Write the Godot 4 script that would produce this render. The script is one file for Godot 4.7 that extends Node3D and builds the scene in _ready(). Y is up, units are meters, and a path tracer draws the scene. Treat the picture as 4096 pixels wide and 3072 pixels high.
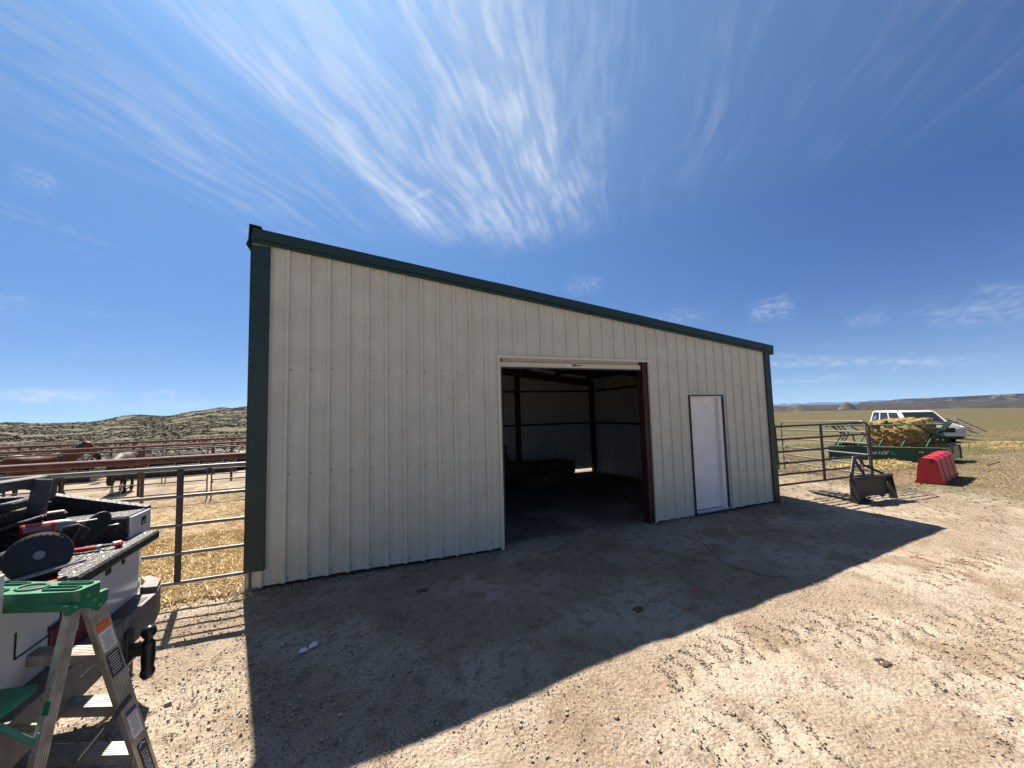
extends Node3D
# A metal shed on a ranch, seen on a clear morning. x runs along the shed's front, y is up, z points out of the front towards the viewer.

const EYE := Vector3(1.149, 1.95, 5.29)
const FOCAL := 1539.0
var view := Basis()
var rng := RandomNumberGenerator.new()
var M := {}
var taken := {}
var n_fine := FastNoiseLite.new()
var n_mid := FastNoiseLite.new()
var n_big := FastNoiseLite.new()
var n_ridge := FastNoiseLite.new()

# ---------------------------------------------------------------- mesh helper
class MB:
	var v := PackedVector3Array()
	var n := PackedVector3Array()
	var c := PackedColorArray()
	var uv := PackedVector2Array()
	var idx := PackedInt32Array()
	var col := Color(1, 1, 1)
	var use_col := false
	var use_uv := false

	func tri(a: Vector3, b: Vector3, d: Vector3) -> void:
		var nn := (b - a).cross(d - a).normalized()
		var k := v.size()
		v.append(a); v.append(b); v.append(d)
		for i in 3:
			n.append(nn); c.append(col); uv.append(Vector2.ZERO)
		idx.append(k); idx.append(k + 2); idx.append(k + 1)

	func quad(a: Vector3, b: Vector3, d: Vector3, e: Vector3) -> void:
		var nn := (b - a).cross(d - a)
		if nn.length_squared() < 1e-14:
			nn = (d - a).cross(e - a)
		nn = nn.normalized()
		var k := v.size()
		v.append(a); v.append(b); v.append(d); v.append(e)
		for i in 4:
			n.append(nn); c.append(col)
		uv.append(Vector2(0, 1)); uv.append(Vector2(1, 1)); uv.append(Vector2(1, 0)); uv.append(Vector2(0, 0))
		idx.append(k); idx.append(k + 2); idx.append(k + 1); idx.append(k); idx.append(k + 3); idx.append(k + 2)

	func box(o: Vector3, s: Vector3, b := Basis(), ch := 0.0) -> MB:
		var h := s * 0.5
		if ch > 0.0:
			return rbox(o, h, b, minf(ch, minf(h.x, minf(h.y, h.z)) * 0.9))
		var p := []
		for i in 8:
			p.append(o + b * Vector3(h.x if i & 1 else -h.x, h.y if i & 2 else -h.y, h.z if i & 4 else -h.z))
		quad(p[4], p[5], p[7], p[6]); quad(p[1], p[0], p[2], p[3]); quad(p[5], p[1], p[3], p[7])
		quad(p[0], p[4], p[6], p[2]); quad(p[6], p[7], p[3], p[2]); quad(p[0], p[1], p[5], p[4])
		return self

	func rbox(o: Vector3, h: Vector3, b: Basis, e: float) -> MB:  # box with chamfered edges
		var g := func(ax: int, sg: Vector3) -> Vector3:
			var q := Vector3(sg.x * (h.x - e), sg.y * (h.y - e), sg.z * (h.z - e))
			q[ax] = sg[ax] * h[ax]
			return o + b * q
		for ax in 3:
			var u := (ax + 1) % 3
			var w := (ax + 2) % 3
			for s in [1.0, -1.0]:
				var q := []
				for k in [[-1.0, -1.0], [1.0, -1.0], [1.0, 1.0], [-1.0, 1.0]]:
					var sg := Vector3.ONE
					sg[ax] = s; sg[u] = k[0]; sg[w] = k[1]
					q.append(g.call(ax, sg))
				if s > 0: quad(q[0], q[1], q[2], q[3])
				else: quad(q[0], q[3], q[2], q[1])
			for su in [1.0, -1.0]:
				for sw in [1.0, -1.0]:
					var a := Vector3.ONE
					a[ax] = -1.0; a[u] = su; a[w] = sw
					var d := a
					d[ax] = 1.0
					var q0: Vector3 = g.call(u, a)
					var q1: Vector3 = g.call(u, d)
					var q2: Vector3 = g.call(w, d)
					var q3: Vector3 = g.call(w, a)
					if su * sw > 0: quad(q0, q3, q2, q1)
					else: quad(q0, q1, q2, q3)
		for i in 8:
			var sg := Vector3(1.0 if i & 1 else -1.0, 1.0 if i & 2 else -1.0, 1.0 if i & 4 else -1.0)
			if sg.x * sg.y * sg.z > 0: tri(g.call(0, sg), g.call(1, sg), g.call(2, sg))
			else: tri(g.call(0, sg), g.call(2, sg), g.call(1, sg))
		return self

	func tube(a: Vector3, b: Vector3, r0: float, r1 := -1.0, seg := 8, caps := true) -> MB:
		return path(PackedVector3Array([a, b]), [r0, r0 if r1 < 0 else r1], seg, caps)

	func path(p: PackedVector3Array, rr: Variant, seg := 8, caps := true, closed := false, flat := 1.0) -> MB:
		var m := p.size()
		var k0 := v.size()
		var up := Vector3.UP
		var t0 := (p[1] - p[0]).normalized()
		if absf(t0.dot(up)) > 0.95: up = Vector3.RIGHT
		var side := t0.cross(up).normalized()
		for i in m:
			var t: Vector3
			if closed: t = (p[(i + 1) % m] - p[(i - 1 + m) % m]).normalized()
			elif i == 0: t = t0
			elif i == m - 1: t = (p[i] - p[i - 1]).normalized()
			else: t = ((p[i + 1] - p[i]).normalized() + (p[i] - p[i - 1]).normalized()).normalized()
			side = (side - t * side.dot(t)).normalized()
			var w := t.cross(side)
			var r: float = rr[mini(i, rr.size() - 1)] if rr is Array else rr
			for j in seg:
				var an := TAU * j / seg
				var dd := side * cos(an) + w * (sin(an) * flat)
				v.append(p[i] + dd * r); n.append(dd.normalized()); c.append(col); uv.append(Vector2(float(j) / seg, i))
		var last := m if closed else m - 1
		for i in last:
			for j in seg:
				var a := k0 + i * seg + j
				var b := k0 + i * seg + (j + 1) % seg
				var d := k0 + ((i + 1) % m) * seg + (j + 1) % seg
				var e := k0 + ((i + 1) % m) * seg + j
				idx.append(a); idx.append(d); idx.append(b); idx.append(a); idx.append(e); idx.append(d)
		if caps and not closed:
			for end in 2:
				var i := 0 if end == 0 else m - 1
				var nn := (p[0] - p[1]).normalized() if end == 0 else (p[m - 1] - p[m - 2]).normalized()
				var k := v.size()
				for j in seg:
					v.append(v[k0 + i * seg + j]); n.append(nn); c.append(col); uv.append(Vector2.ZERO)
				for j in range(1, seg - 1):
					if end == 0: idx.append(k); idx.append(k + j); idx.append(k + j + 1)
					else: idx.append(k); idx.append(k + j + 1); idx.append(k + j)
		return self

	func prism(poly: PackedVector2Array, xf: Transform3D, depth: float) -> MB:  # polygon in xf's xy plane (counter-clockwise seen from +z), swept from z = 0 to depth
		var tr := Geometry2D.triangulate_polygon(poly)
		var m := poly.size()
		var area := 0.0
		for i in m:
			area += poly[i].x * poly[(i + 1) % m].y - poly[(i + 1) % m].x * poly[i].y
		var k := v.size()
		for lay in 2:
			for q in poly:
				v.append(xf * Vector3(q.x, q.y, depth * lay)); n.append(xf.basis * Vector3(0, 0, 1 if lay else -1)); c.append(col); uv.append(q)
		for i in range(0, tr.size(), 3):
			var a := poly[tr[i]]
			var s := (poly[tr[i + 1]] - a).cross(poly[tr[i + 2]] - a)
			var i1 := tr[i + 1] if s > 0 else tr[i + 2]
			var i2 := tr[i + 2] if s > 0 else tr[i + 1]
			idx.append(k + m + tr[i]); idx.append(k + m + i2); idx.append(k + m + i1)
			idx.append(k + tr[i]); idx.append(k + i1); idx.append(k + i2)
		for i in m:
			var a := poly[i]
			var b := poly[(i + 1) % m]
			if area < 0:
				var h := a
				a = b; b = h
			quad(xf * Vector3(a.x, a.y, 0), xf * Vector3(b.x, b.y, 0), xf * Vector3(b.x, b.y, depth), xf * Vector3(a.x, a.y, depth))
		return self

	func lathe(prof: PackedVector2Array, xf: Transform3D, seg := 16) -> MB:  # profile of (radius, y), spun round xf's y axis
		var m := prof.size()
		var k0 := v.size()
		for i in m:
			var t := (prof[mini(i + 1, m - 1)] - prof[maxi(i - 1, 0)]).normalized()
			for j in seg:
				var an := TAU * j / seg
				v.append(xf * Vector3(prof[i].x * cos(an), prof[i].y, prof[i].x * sin(an)))
				n.append((xf.basis * Vector3(t.y * cos(an), -t.x, t.y * sin(an))).normalized()); c.append(col); uv.append(Vector2(float(j) / seg, float(i) / m))
		for i in m - 1:
			for j in seg:
				var a := k0 + i * seg + j
				var b := k0 + i * seg + (j + 1) % seg
				idx.append(a); idx.append(b); idx.append(b + seg); idx.append(a); idx.append(b + seg); idx.append(a + seg)
		return self

	func mesh(mat: Material) -> ArrayMesh:
		var arr := []
		arr.resize(Mesh.ARRAY_MAX)
		arr[Mesh.ARRAY_VERTEX] = v
		arr[Mesh.ARRAY_NORMAL] = n
		if use_col: arr[Mesh.ARRAY_COLOR] = c
		if use_uv: arr[Mesh.ARRAY_TEX_UV] = uv
		arr[Mesh.ARRAY_INDEX] = idx
		var am := ArrayMesh.new()
		am.add_surface_from_arrays(Mesh.PRIMITIVE_TRIANGLES, arr)
		am.surface_set_material(0, mat)
		return am

# ---------------------------------------------------------------- scene helpers
func numbered(called: String) -> String:
	if not taken.has(called):
		taken[called] = 0
		return called
	taken[called] += 1
	return "%s_%03d" % [called, taken[called]]

func tag(o: Node, label := "", category := "", group := "", kind := "") -> Node:
	if label: o.set_meta("label", label)
	if category: o.set_meta("category", category)
	if group: o.set_meta("group", group)
	if kind: o.set_meta("kind", kind)
	return o

func thing(called: String, label: String, category: String, at := Vector3.ZERO, turn := 0.0, group := "") -> Node3D:
	var o := Node3D.new()
	o.name = numbered(called)
	add_child(o)
	o.position = at
	o.rotation.y = turn
	tag(o, label, category, group)
	return o

func part(called: String, mb: MB, mat: Material, parent: Node = self, label := "") -> MeshInstance3D:
	var o := MeshInstance3D.new()
	o.mesh = mb.mesh(mat)
	o.name = numbered(called) if parent == self else called
	parent.add_child(o, true)
	if label: o.set_meta("label", label)
	return o

func shared(called: String, me: Mesh, parent: Node, at := Transform3D()) -> MeshInstance3D:
	var o := MeshInstance3D.new()
	o.mesh = me
	o.transform = at
	o.name = called
	parent.add_child(o, true)
	return o

func multi(called: String, me: Mesh, xfs: Array, label: String, category: String, cols: Array = []) -> MultiMeshInstance3D:
	var mm := MultiMesh.new()
	mm.transform_format = MultiMesh.TRANSFORM_3D
	mm.use_colors = not cols.is_empty()
	mm.mesh = me
	mm.instance_count = xfs.size()
	for i in xfs.size():
		mm.set_instance_transform(i, xfs[i])
		if cols: mm.set_instance_color(i, cols[i])
	var o := MultiMeshInstance3D.new()
	o.multimesh = mm
	o.name = numbered(called)
	add_child(o)
	tag(o, label, category, "", "stuff")
	return o

func lin(r: float, g: float, b: float) -> Color:
	return Color(r, g, b).linear_to_srgb()

func mat(col: Color, rough := 0.7, metal := 0.0, spec := 0.5) -> StandardMaterial3D:  # col is a linear base colour
	var m := StandardMaterial3D.new()
	m.albedo_color = col.linear_to_srgb()
	m.roughness = rough
	m.metallic = metal
	m.metallic_specular = spec
	return m

func noise_tex(seed_: int, freq: float, lo: Color, hi: Color, size := 512, oct := 4, kind := FastNoiseLite.TYPE_SIMPLEX_SMOOTH, mid := 0.5) -> NoiseTexture2D:
	var t := NoiseTexture2D.new()
	var n := FastNoiseLite.new()
	n.seed = seed_
	n.noise_type = kind
	n.frequency = freq
	n.fractal_octaves = oct
	t.noise = n
	t.width = size
	t.height = size
	t.seamless = true
	var g := Gradient.new()
	g.set_color(0, lo.linear_to_srgb())
	g.set_color(1, hi.linear_to_srgb())
	g.set_offset(0, mid - 0.32)
	g.set_offset(1, mid + 0.32)
	t.color_ramp = g
	return t

func normal_tex(seed_: int, freq: float, strength: float, size := 512, oct := 4, kind := FastNoiseLite.TYPE_SIMPLEX_SMOOTH) -> NoiseTexture2D:
	var t := NoiseTexture2D.new()
	var n := FastNoiseLite.new()
	n.seed = seed_
	n.noise_type = kind
	n.frequency = freq
	n.fractal_octaves = oct
	t.noise = n
	t.width = size
	t.height = size
	t.seamless = true
	t.as_normal_map = true
	t.bump_strength = strength
	return t

func tri(m: StandardMaterial3D, tex: Texture2D, scale: float, world := false, nrm: Texture2D = null, nscale := 1.0) -> StandardMaterial3D:
	m.uv1_triplanar = true
	m.uv1_world_triplanar = world
	m.uv1_scale = Vector3.ONE * scale
	if tex: m.albedo_texture = tex
	if nrm:
		m.normal_enabled = true
		m.normal_texture = nrm
		m.normal_scale = nscale
	return m

func ray(px: float, py: float) -> Vector3:
	return view * Vector3((px - 2048.0) / FOCAL, -(py - 1536.0) / FOCAL, -1.0)

func smooth(a: float, b: float, x: float) -> float:
	var t := clampf((x - a) / (b - a), 0.0, 1.0)
	return t * t * (3.0 - 2.0 * t)

# ---------------------------------------------------------------- the lie of the land
func lay(x: float, z: float) -> float:  # broad height of the ground
	var h := -0.031 * maxf(0.0, -z - 0.3) * (1.0 if z > -20.0 else 1.0)
	if z < -20.0: h = -0.61 - 0.012 * (-20.0 - z)
	h -= 0.0145 * maxf(0.0, x - 11.0)
	var r := Vector2(x - EYE.x, z - EYE.z).length()
	if r > 45.0:
		var far := lerpf(-0.95, -10.0, clampf((r - 45.0) / 700.0, 0.0, 1.0))
		h = lerpf(h, far, smooth(45.0, 110.0, r))
	if r > 700.0: h -= (r - 700.0) * 0.012
	return h

func ground_y(x: float, z: float) -> float:
	var h := lay(x, z)
	h += n_big.get_noise_2d(x * 6.0, z * 6.0) * 0.03
	return h

func _ready() -> void:
	rng.seed = 7
	for a in [[n_fine, 11, 0.9, 3], [n_mid, 12, 0.35, 3], [n_big, 13, 0.05, 3], [n_ridge, 14, 0.004, 5]]:
		a[0].seed = a[1]; a[0].frequency = a[2]; a[0].fractal_octaves = a[3]
		a[0].noise_type = FastNoiseLite.TYPE_SIMPLEX_SMOOTH
	n_ridge.fractal_type = FastNoiseLite.FRACTAL_RIDGED
	# camera: level turned 22 degrees towards the shed's far end, tipped up 4 degrees, held a little askew
	view = Basis(Vector3.UP, deg_to_rad(-22.027)) * Basis(Vector3.RIGHT, deg_to_rad(4.125)) * Basis(Vector3.BACK, deg_to_rad(-1.529))
	var cam := Camera3D.new()
	cam.name = "camera"
	cam.transform = Transform3D(view, EYE)
	cam.fov = rad_to_deg(2.0 * atan(1536.0 / FOCAL))
	cam.near = 0.05
	cam.far = 60000.0
	add_child(cam)
	cam.current = true
	var we := WorldEnvironment.new()
	we.name = "environment"
	var env := Environment.new()
	env.background_mode = Environment.BG_SKY
	var sky := Sky.new()
	sky.sky_material = make_sky()
	env.sky = sky
	env.background_energy_multiplier = 0.365
	env.tonemap_mode = Environment.TONE_MAPPER_LINEAR
	env.tonemap_exposure = 2.7
	env.sdfgi_enabled = true
	env.ssao_enabled = true
	env.ssil_enabled = true
	env.fog_enabled = true
	env.fog_density = 0.00003
	env.fog_light_color = Color(0.66, 0.8, 1.0)
	we.environment = env
	add_child(we)
	var sun := DirectionalLight3D.new()
	sun.name = "sun"
	sun.light_energy = 1.6
	sun.light_color = Color(1.0, 0.955, 0.89)
	sun.light_angular_distance = 0.55
	sun.shadow_enabled = true
	add_child(sun)
	sun.look_at_from_position(Vector3.ZERO, Vector3(0.165, -1.0, 0.66))
	materials()
	make_ground()
	make_hills()
	make_shed()
	later()

# ---------------------------------------------------------------- sky
func make_sky() -> PanoramaSkyMaterial:
	var w := 2048
	var h := 1024
	var sun := Vector3(-0.165, 1.0, -0.66).normalized()
	var na := FastNoiseLite.new()
	na.seed = 5; na.frequency = 1.0; na.fractal_octaves = 4; na.noise_type = FastNoiseLite.TYPE_SIMPLEX_SMOOTH
	var nb := FastNoiseLite.new()
	nb.seed = 9; nb.frequency = 1.0; nb.fractal_octaves = 3; nb.noise_type = FastNoiseLite.TYPE_SIMPLEX_SMOOTH
	var nw := FastNoiseLite.new()
	nw.seed = 15; nw.frequency = 1.0; nw.fractal_octaves = 2; nw.noise_type = FastNoiseLite.TYPE_SIMPLEX_SMOOTH
	# thin far clouds: two ends in the photograph, thickness in degrees, strength
	var wisps := []
	for q in [[-200, 1596, 470, 1578, 0.42, 0.75], [130, 1588, 420, 1584, 0.5, 0.5], [540, 1580, 720, 1577, 0.3, 0.6], [330, 1632, 1100, 1612, 0.4, 0.35], [2950, 1456, 4060, 1440, 0.32, 0.42], [3080, 1425, 3350, 1428, 0.2, 0.3], [3020, 1528, 3420, 1512, 0.25, 0.35], [3100, 1570, 3700, 1560, 0.35, 0.2], [3380, 1288, 3560, 1268, 0.5, 0.22], [3700, 1275, 4150, 1215, 0.9, 0.28], [3900, 1180, 4300, 1120, 0.6, 0.2], [3555, 1500, 3652, 1398, 0.12, 0.4], [1612, 818, 1742, 752, 0.22, 0.55], [2260, 1150, 2420, 1125, 0.7, 0.25], [2560, 1290, 2860, 1250, 0.7, 0.2], [2990, 1255, 3180, 1222, 0.8, 0.35], [40, 690, 240, 760, 0.7, 0.22], [-100, 1230, 140, 1215, 0.8, 0.15], [1860, 900, 2060, 945, 0.7, 0.2]]:
		var a := ray(q[0], q[1]).normalized()
		var b := ray(q[2], q[3]).normalized()
		wisps.append([a, b, (b - a).length(), (b - a).normalized(), a.cross(b).normalized(), deg_to_rad(q[4]), q[5]])
	var rows := []
	rows.resize(h / 2 + 2)
	var one_row := func(j: int) -> void:
		var data := PackedByteArray()
		data.resize(w * 3)
		var el := PI * 0.5 - (j + 0.5) / h * PI
		var sy := sin(el)
		var cy := cos(el)
		for i in w:
			var az := (i + 0.5) / w * TAU
			var d := Vector3(sin(az) * cy, sy, -cos(az) * cy)
			var deg := rad_to_deg(el)
			var low := exp(-maxf(deg, 0.0) / 7.0)
			var wide := exp(-maxf(deg, 0.0) / 20.0)
			var cs := maxf(d.dot(sun), 0.0)
			var glow := cs * cs + 0.9 * pow(cs, 24.0)
			var r := 0.020 + 0.41 * low + 0.03 * wide + 0.195 * glow
			var g := 0.052 + 0.47 * low + 0.175 * wide + 0.36 * glow
			var bl := 0.14 + 0.10 * low + 0.68 * wide + 0.60 * glow
			if sy > 0.015:
				var k := 0.0
				if sy > 0.07:
					var px := d.x / sy
					var pz := d.z / sy
					var u := px * 0.597 - pz * 0.80
					var v := px * 0.80 + pz * 0.597
					var wa := nw.get_noise_2d(u * 0.7 + 3.0, v * 0.9)
					var wb := nw.get_noise_2d(u * 1.6, v * 3.4 + 7.0)
					var vv := v + 0.07 * wa + 0.012 * wb + 0.010 * nb.get_noise_2d(u * 5.0, v * 7.0)
					var st := na.get_noise_2d(u * 0.55, vv * 6.0 + 20.0) * 0.5 + 0.5
					var fine := nb.get_noise_2d(u * 1.9 + 0.4 * wa + vv * 2.0, vv * 27.0) * 0.5 + 0.5
					var puff := na.get_noise_2d(u * 3.0 + vv * 5.0 + 40.0, vv * 9.0 - u * 1.5) * 0.5 + 0.5
					var end := 1.0 - smooth(1.7, 2.5, u + 0.25 * wa + 0.3 * absf(v + 0.6) + 0.12 * wb)
					var body := exp(-pow((v + 0.50 + 0.04 * wb) / 0.42, 2.0)) * end
					var edge := exp(-pow((vv + 0.88) / 0.07, 2.0)) * smooth(0.45, 0.9, u) * (1.0 - smooth(1.6, 2.1, u))
					var edge2 := exp(-pow((vv + 0.26 - 0.07 * (u - 1.0)) / 0.11, 2.0)) * smooth(0.3, 0.8, u) * (1.0 - smooth(1.5, 2.0, u))
					var left := exp(-pow((vv + 1.5) / 0.30, 2.0)) * smooth(0.2, 0.8, u) * (1.0 - smooth(1.3, 2.1, u))
					var veil := smooth(0.0, 0.3, v) * (1.0 - smooth(1.2, 2.2, u + 0.3 * wa)) * (1.0 - smooth(1.5, 2.4, v))
					var gen := smooth(0.0, 0.6, nb.get_noise_2d(u * 0.35 + 90.0, v * 0.5)) * (1.0 if v < -2.6 or v > 2.6 or u < 0.3 else 0.1)
					k += body * (0.17 + 0.75 * smooth(0.40, 0.92, st * 0.40 + fine * 0.34 + puff * 0.36))
					k += edge * (0.24 + 0.75 * smooth(0.3, 0.85, fine * 0.6 + puff * 0.4))
					k += edge2 * (0.18 + 0.62 * smooth(0.35, 0.85, fine * 0.35 + puff * 0.65))
					k += left * 0.44 * smooth(0.34, 0.98, st * 0.42 + fine * 0.26 + puff * 0.36)
					k += veil * (0.02 + 0.13 * smooth(0.38, 1.0, st * 0.5 + fine * 0.25 + puff * 0.25))
					k += gen * 0.2 * smooth(0.45, 0.9, st * 0.6 + fine * 0.4)
				var az_n := na.get_noise_2d(az * 9.0, el * 60.0)
				for q in wisps:
					var along: float = (d - q[0]).dot(q[3]) / q[2]
					if along < -0.1 or along > 1.1: continue
					var off: float = d.dot(q[4])
					if absf(off) > q[5] * 3.0: continue
					var soft := smooth(-0.1, 0.25, along) * (1.0 - smooth(0.75, 1.1, along))
					var o2: float = off / q[5]
					var fib := nb.get_noise_2d(along * 5.0 + q[5] * 900.0, o2 * 2.2 + along * 1.5) * 0.5 + 0.5
					k += 0.75 * q[6] * soft * exp(-pow(o2 * 0.8 + az_n * 0.9, 2.0)) * 1.5 * smooth(0.25, 0.9, fib + 0.15 * az_n)
				k = 1.0 - exp(-1.15 * maxf(k, 0.0))
				k = minf(k, 0.86)
				r = lerpf(r, 0.78, k); g = lerpf(g, 0.87, k); bl = lerpf(bl, 1.0, k)
			elif sy < 0.0:
				r = 0.30; g = 0.30; bl = 0.28
			var o := i * 3
			data[o] = int(255.0 * pow(clampf(r, 0, 1), 0.4545)); data[o + 1] = int(255.0 * pow(clampf(g, 0, 1), 0.4545)); data[o + 2] = int(255.0 * pow(clampf(bl, 0, 1), 0.4545))
		rows[j] = data
	WorkerThreadPool.wait_for_group_task_completion(WorkerThreadPool.add_group_task(one_row, rows.size()))
	var data := PackedByteArray()
	for q in rows: data.append_array(q)
	var under := PackedByteArray()
	under.resize(w * h * 3 - data.size())
	under.fill(148)
	data.append_array(under)
	var m := PanoramaSkyMaterial.new()
	m.panorama = ImageTexture.create_from_image(Image.create_from_data(w, h, false, Image.FORMAT_RGB8, data))
	return m

# ---------------------------------------------------------------- materials
func materials() -> void:
	var W := Color(1, 1, 1)
	# steel wall sheets: off-white paint with faint dust
	M.wall = tri(mat(Color(0.605, 0.585, 0.465), 0.48), noise_tex(1, 0.012, Color(0.90, 0.89, 0.87), W, 512, 5), 0.35, false, normal_tex(15, 0.006, 3.0, 512, 2), 0.35)
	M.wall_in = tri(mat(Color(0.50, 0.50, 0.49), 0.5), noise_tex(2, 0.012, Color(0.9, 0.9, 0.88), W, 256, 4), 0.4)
	M.trim_light = mat(Color(0.62, 0.59, 0.475), 0.45)
	M.green = tri(mat(Color(0.011, 0.036, 0.027), 0.42), noise_tex(3, 0.02, Color(0.85, 0.85, 0.85), W, 256, 3), 0.6)
	M.green_roof = mat(Color(0.02, 0.07, 0.05), 0.42)
	M.red_iron = tri(mat(Color(0.055, 0.014, 0.010), 0.6), noise_tex(4, 0.02, Color(0.6, 0.6, 0.6), W, 256, 4), 1.2)
	M.door_white = tri(mat(Color(0.80, 0.79, 0.76), 0.4), noise_tex(5, 0.014, Color(0.91, 0.90, 0.88), W, 256, 5), 0.5)
	M.steel_dark = mat(Color(0.05, 0.05, 0.055), 0.5, 0.3)
	M.galv = tri(mat(Color(0.17, 0.172, 0.18), 0.5, 0.5), noise_tex(6, 0.03, Color(0.7, 0.7, 0.7), W, 256, 3), 1.0)
	M.zinc = mat(Color(0.62, 0.63, 0.65), 0.32, 0.85)
	M.black_paint = tri(mat(Color(0.022, 0.021, 0.021), 0.5), noise_tex(7, 0.03, Color(0.7, 0.7, 0.7), W, 256, 3), 1.0)
	M.panel_brown = tri(mat(Color(0.045, 0.035, 0.033), 0.55, 0.1), noise_tex(8, 0.03, Color(0.65, 0.62, 0.6), W, 256, 3), 1.0)
	M.rust_pipe = tri(mat(Color(0.16, 0.060, 0.040), 0.75), noise_tex(9, 0.02, Color(0.5, 0.48, 0.46), W, 256, 5), 1.3)
	M.screw = mat(Color(0.25, 0.23, 0.2), 0.4, 0.6)
	# ground
	var gm := mat(W * 0.76, 0.95, 0.0, 0.2)
	gm.vertex_color_use_as_albedo = true
	tri(gm, noise_tex(21, 0.05, Color(0.60, 0.58, 0.56), W, 1024, 5), 0.8, true, normal_tex(22, 0.028, 16.0, 1024, 6), 0.75)
	M.ground = gm
	var hm := mat(W * 0.60, 0.95, 0.0, 0.2)
	hm.vertex_color_use_as_albedo = true
	tri(hm, noise_tex(23, 0.03, Color(0.55, 0.56, 0.52), W, 1024, 6), 0.012, true)
	M.hill = hm
	var tint := mat(W * 0.89, 0.9, 0.0, 0.3)
	tint.vertex_color_use_as_albedo = true
	tint.backlight = Color(0.5, 0.5, 0.5)
	M.straw = tint
	var stone := mat(W * 0.89, 0.9, 0.0, 0.3)
	stone.vertex_color_use_as_albedo = true
	M.tint = stone
	var leafy := mat(W * 0.89, 0.9, 0.0, 0.2)
	leafy.vertex_color_use_as_albedo = true
	leafy.backlight = Color(0.7, 0.7, 0.7)
	M.leafy = leafy

# ---------------------------------------------------------------- ground
func axis(a: float, b: float, step: float, reach: float, grow: float) -> PackedFloat32Array:
	var p := []
	var x := a
	while x < b:
		p.append(x)
		x += step
	var s := step
	x = p[-1]
	while x < reach:
		s *= grow
		x += s
		p.append(x)
	var q := []
	s = step
	x = a
	while x > -reach:
		s *= grow
		x -= s
		q.append(x)
	q.reverse()
	return PackedFloat32Array(q + p)

func straw_amount(x: float, z: float) -> float:  # how much straw lies here, 0 to 1
	var s := 0.0
	if x < 0.25:
		s = smooth(0.35, -0.1, z + 0.5 * n_mid.get_noise_2d(x * 2.0, z * 2.0)) * smooth(-13.0, -5.0, z) * (0.55 + 0.6 * smooth(-5.0, -1.0, x))
	return clampf(s, 0.0, 1.0)

func grass_amount(x: float, z: float) -> float:
	var k := smooth(9.5, 15.0, x + 0.5 * z * (0.6 if z < 0 else -0.9) + 3.0 * n_big.get_noise_2d(x * 1.5, z * 1.5))
	return k

func tyre_tracks() -> Array:
	var out := []
	for q in [[2560, 2740, 4000, 2215, 0.17], [2800, 3010, 4150, 2540, 0.19], [3380, 3100, 4200, 2760, 0.19], [2250, 2930, 2960, 2540, 0.16], [3300, 2560, 4100, 2420, 0.17]]:
		var a := on(q[0], q[1], 0.0)
		var b := on(q[2], q[3], 0.0)
		out.append([Vector2(a.x, a.z), Vector2(b.x, b.z), q[4]])
	return out

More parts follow.
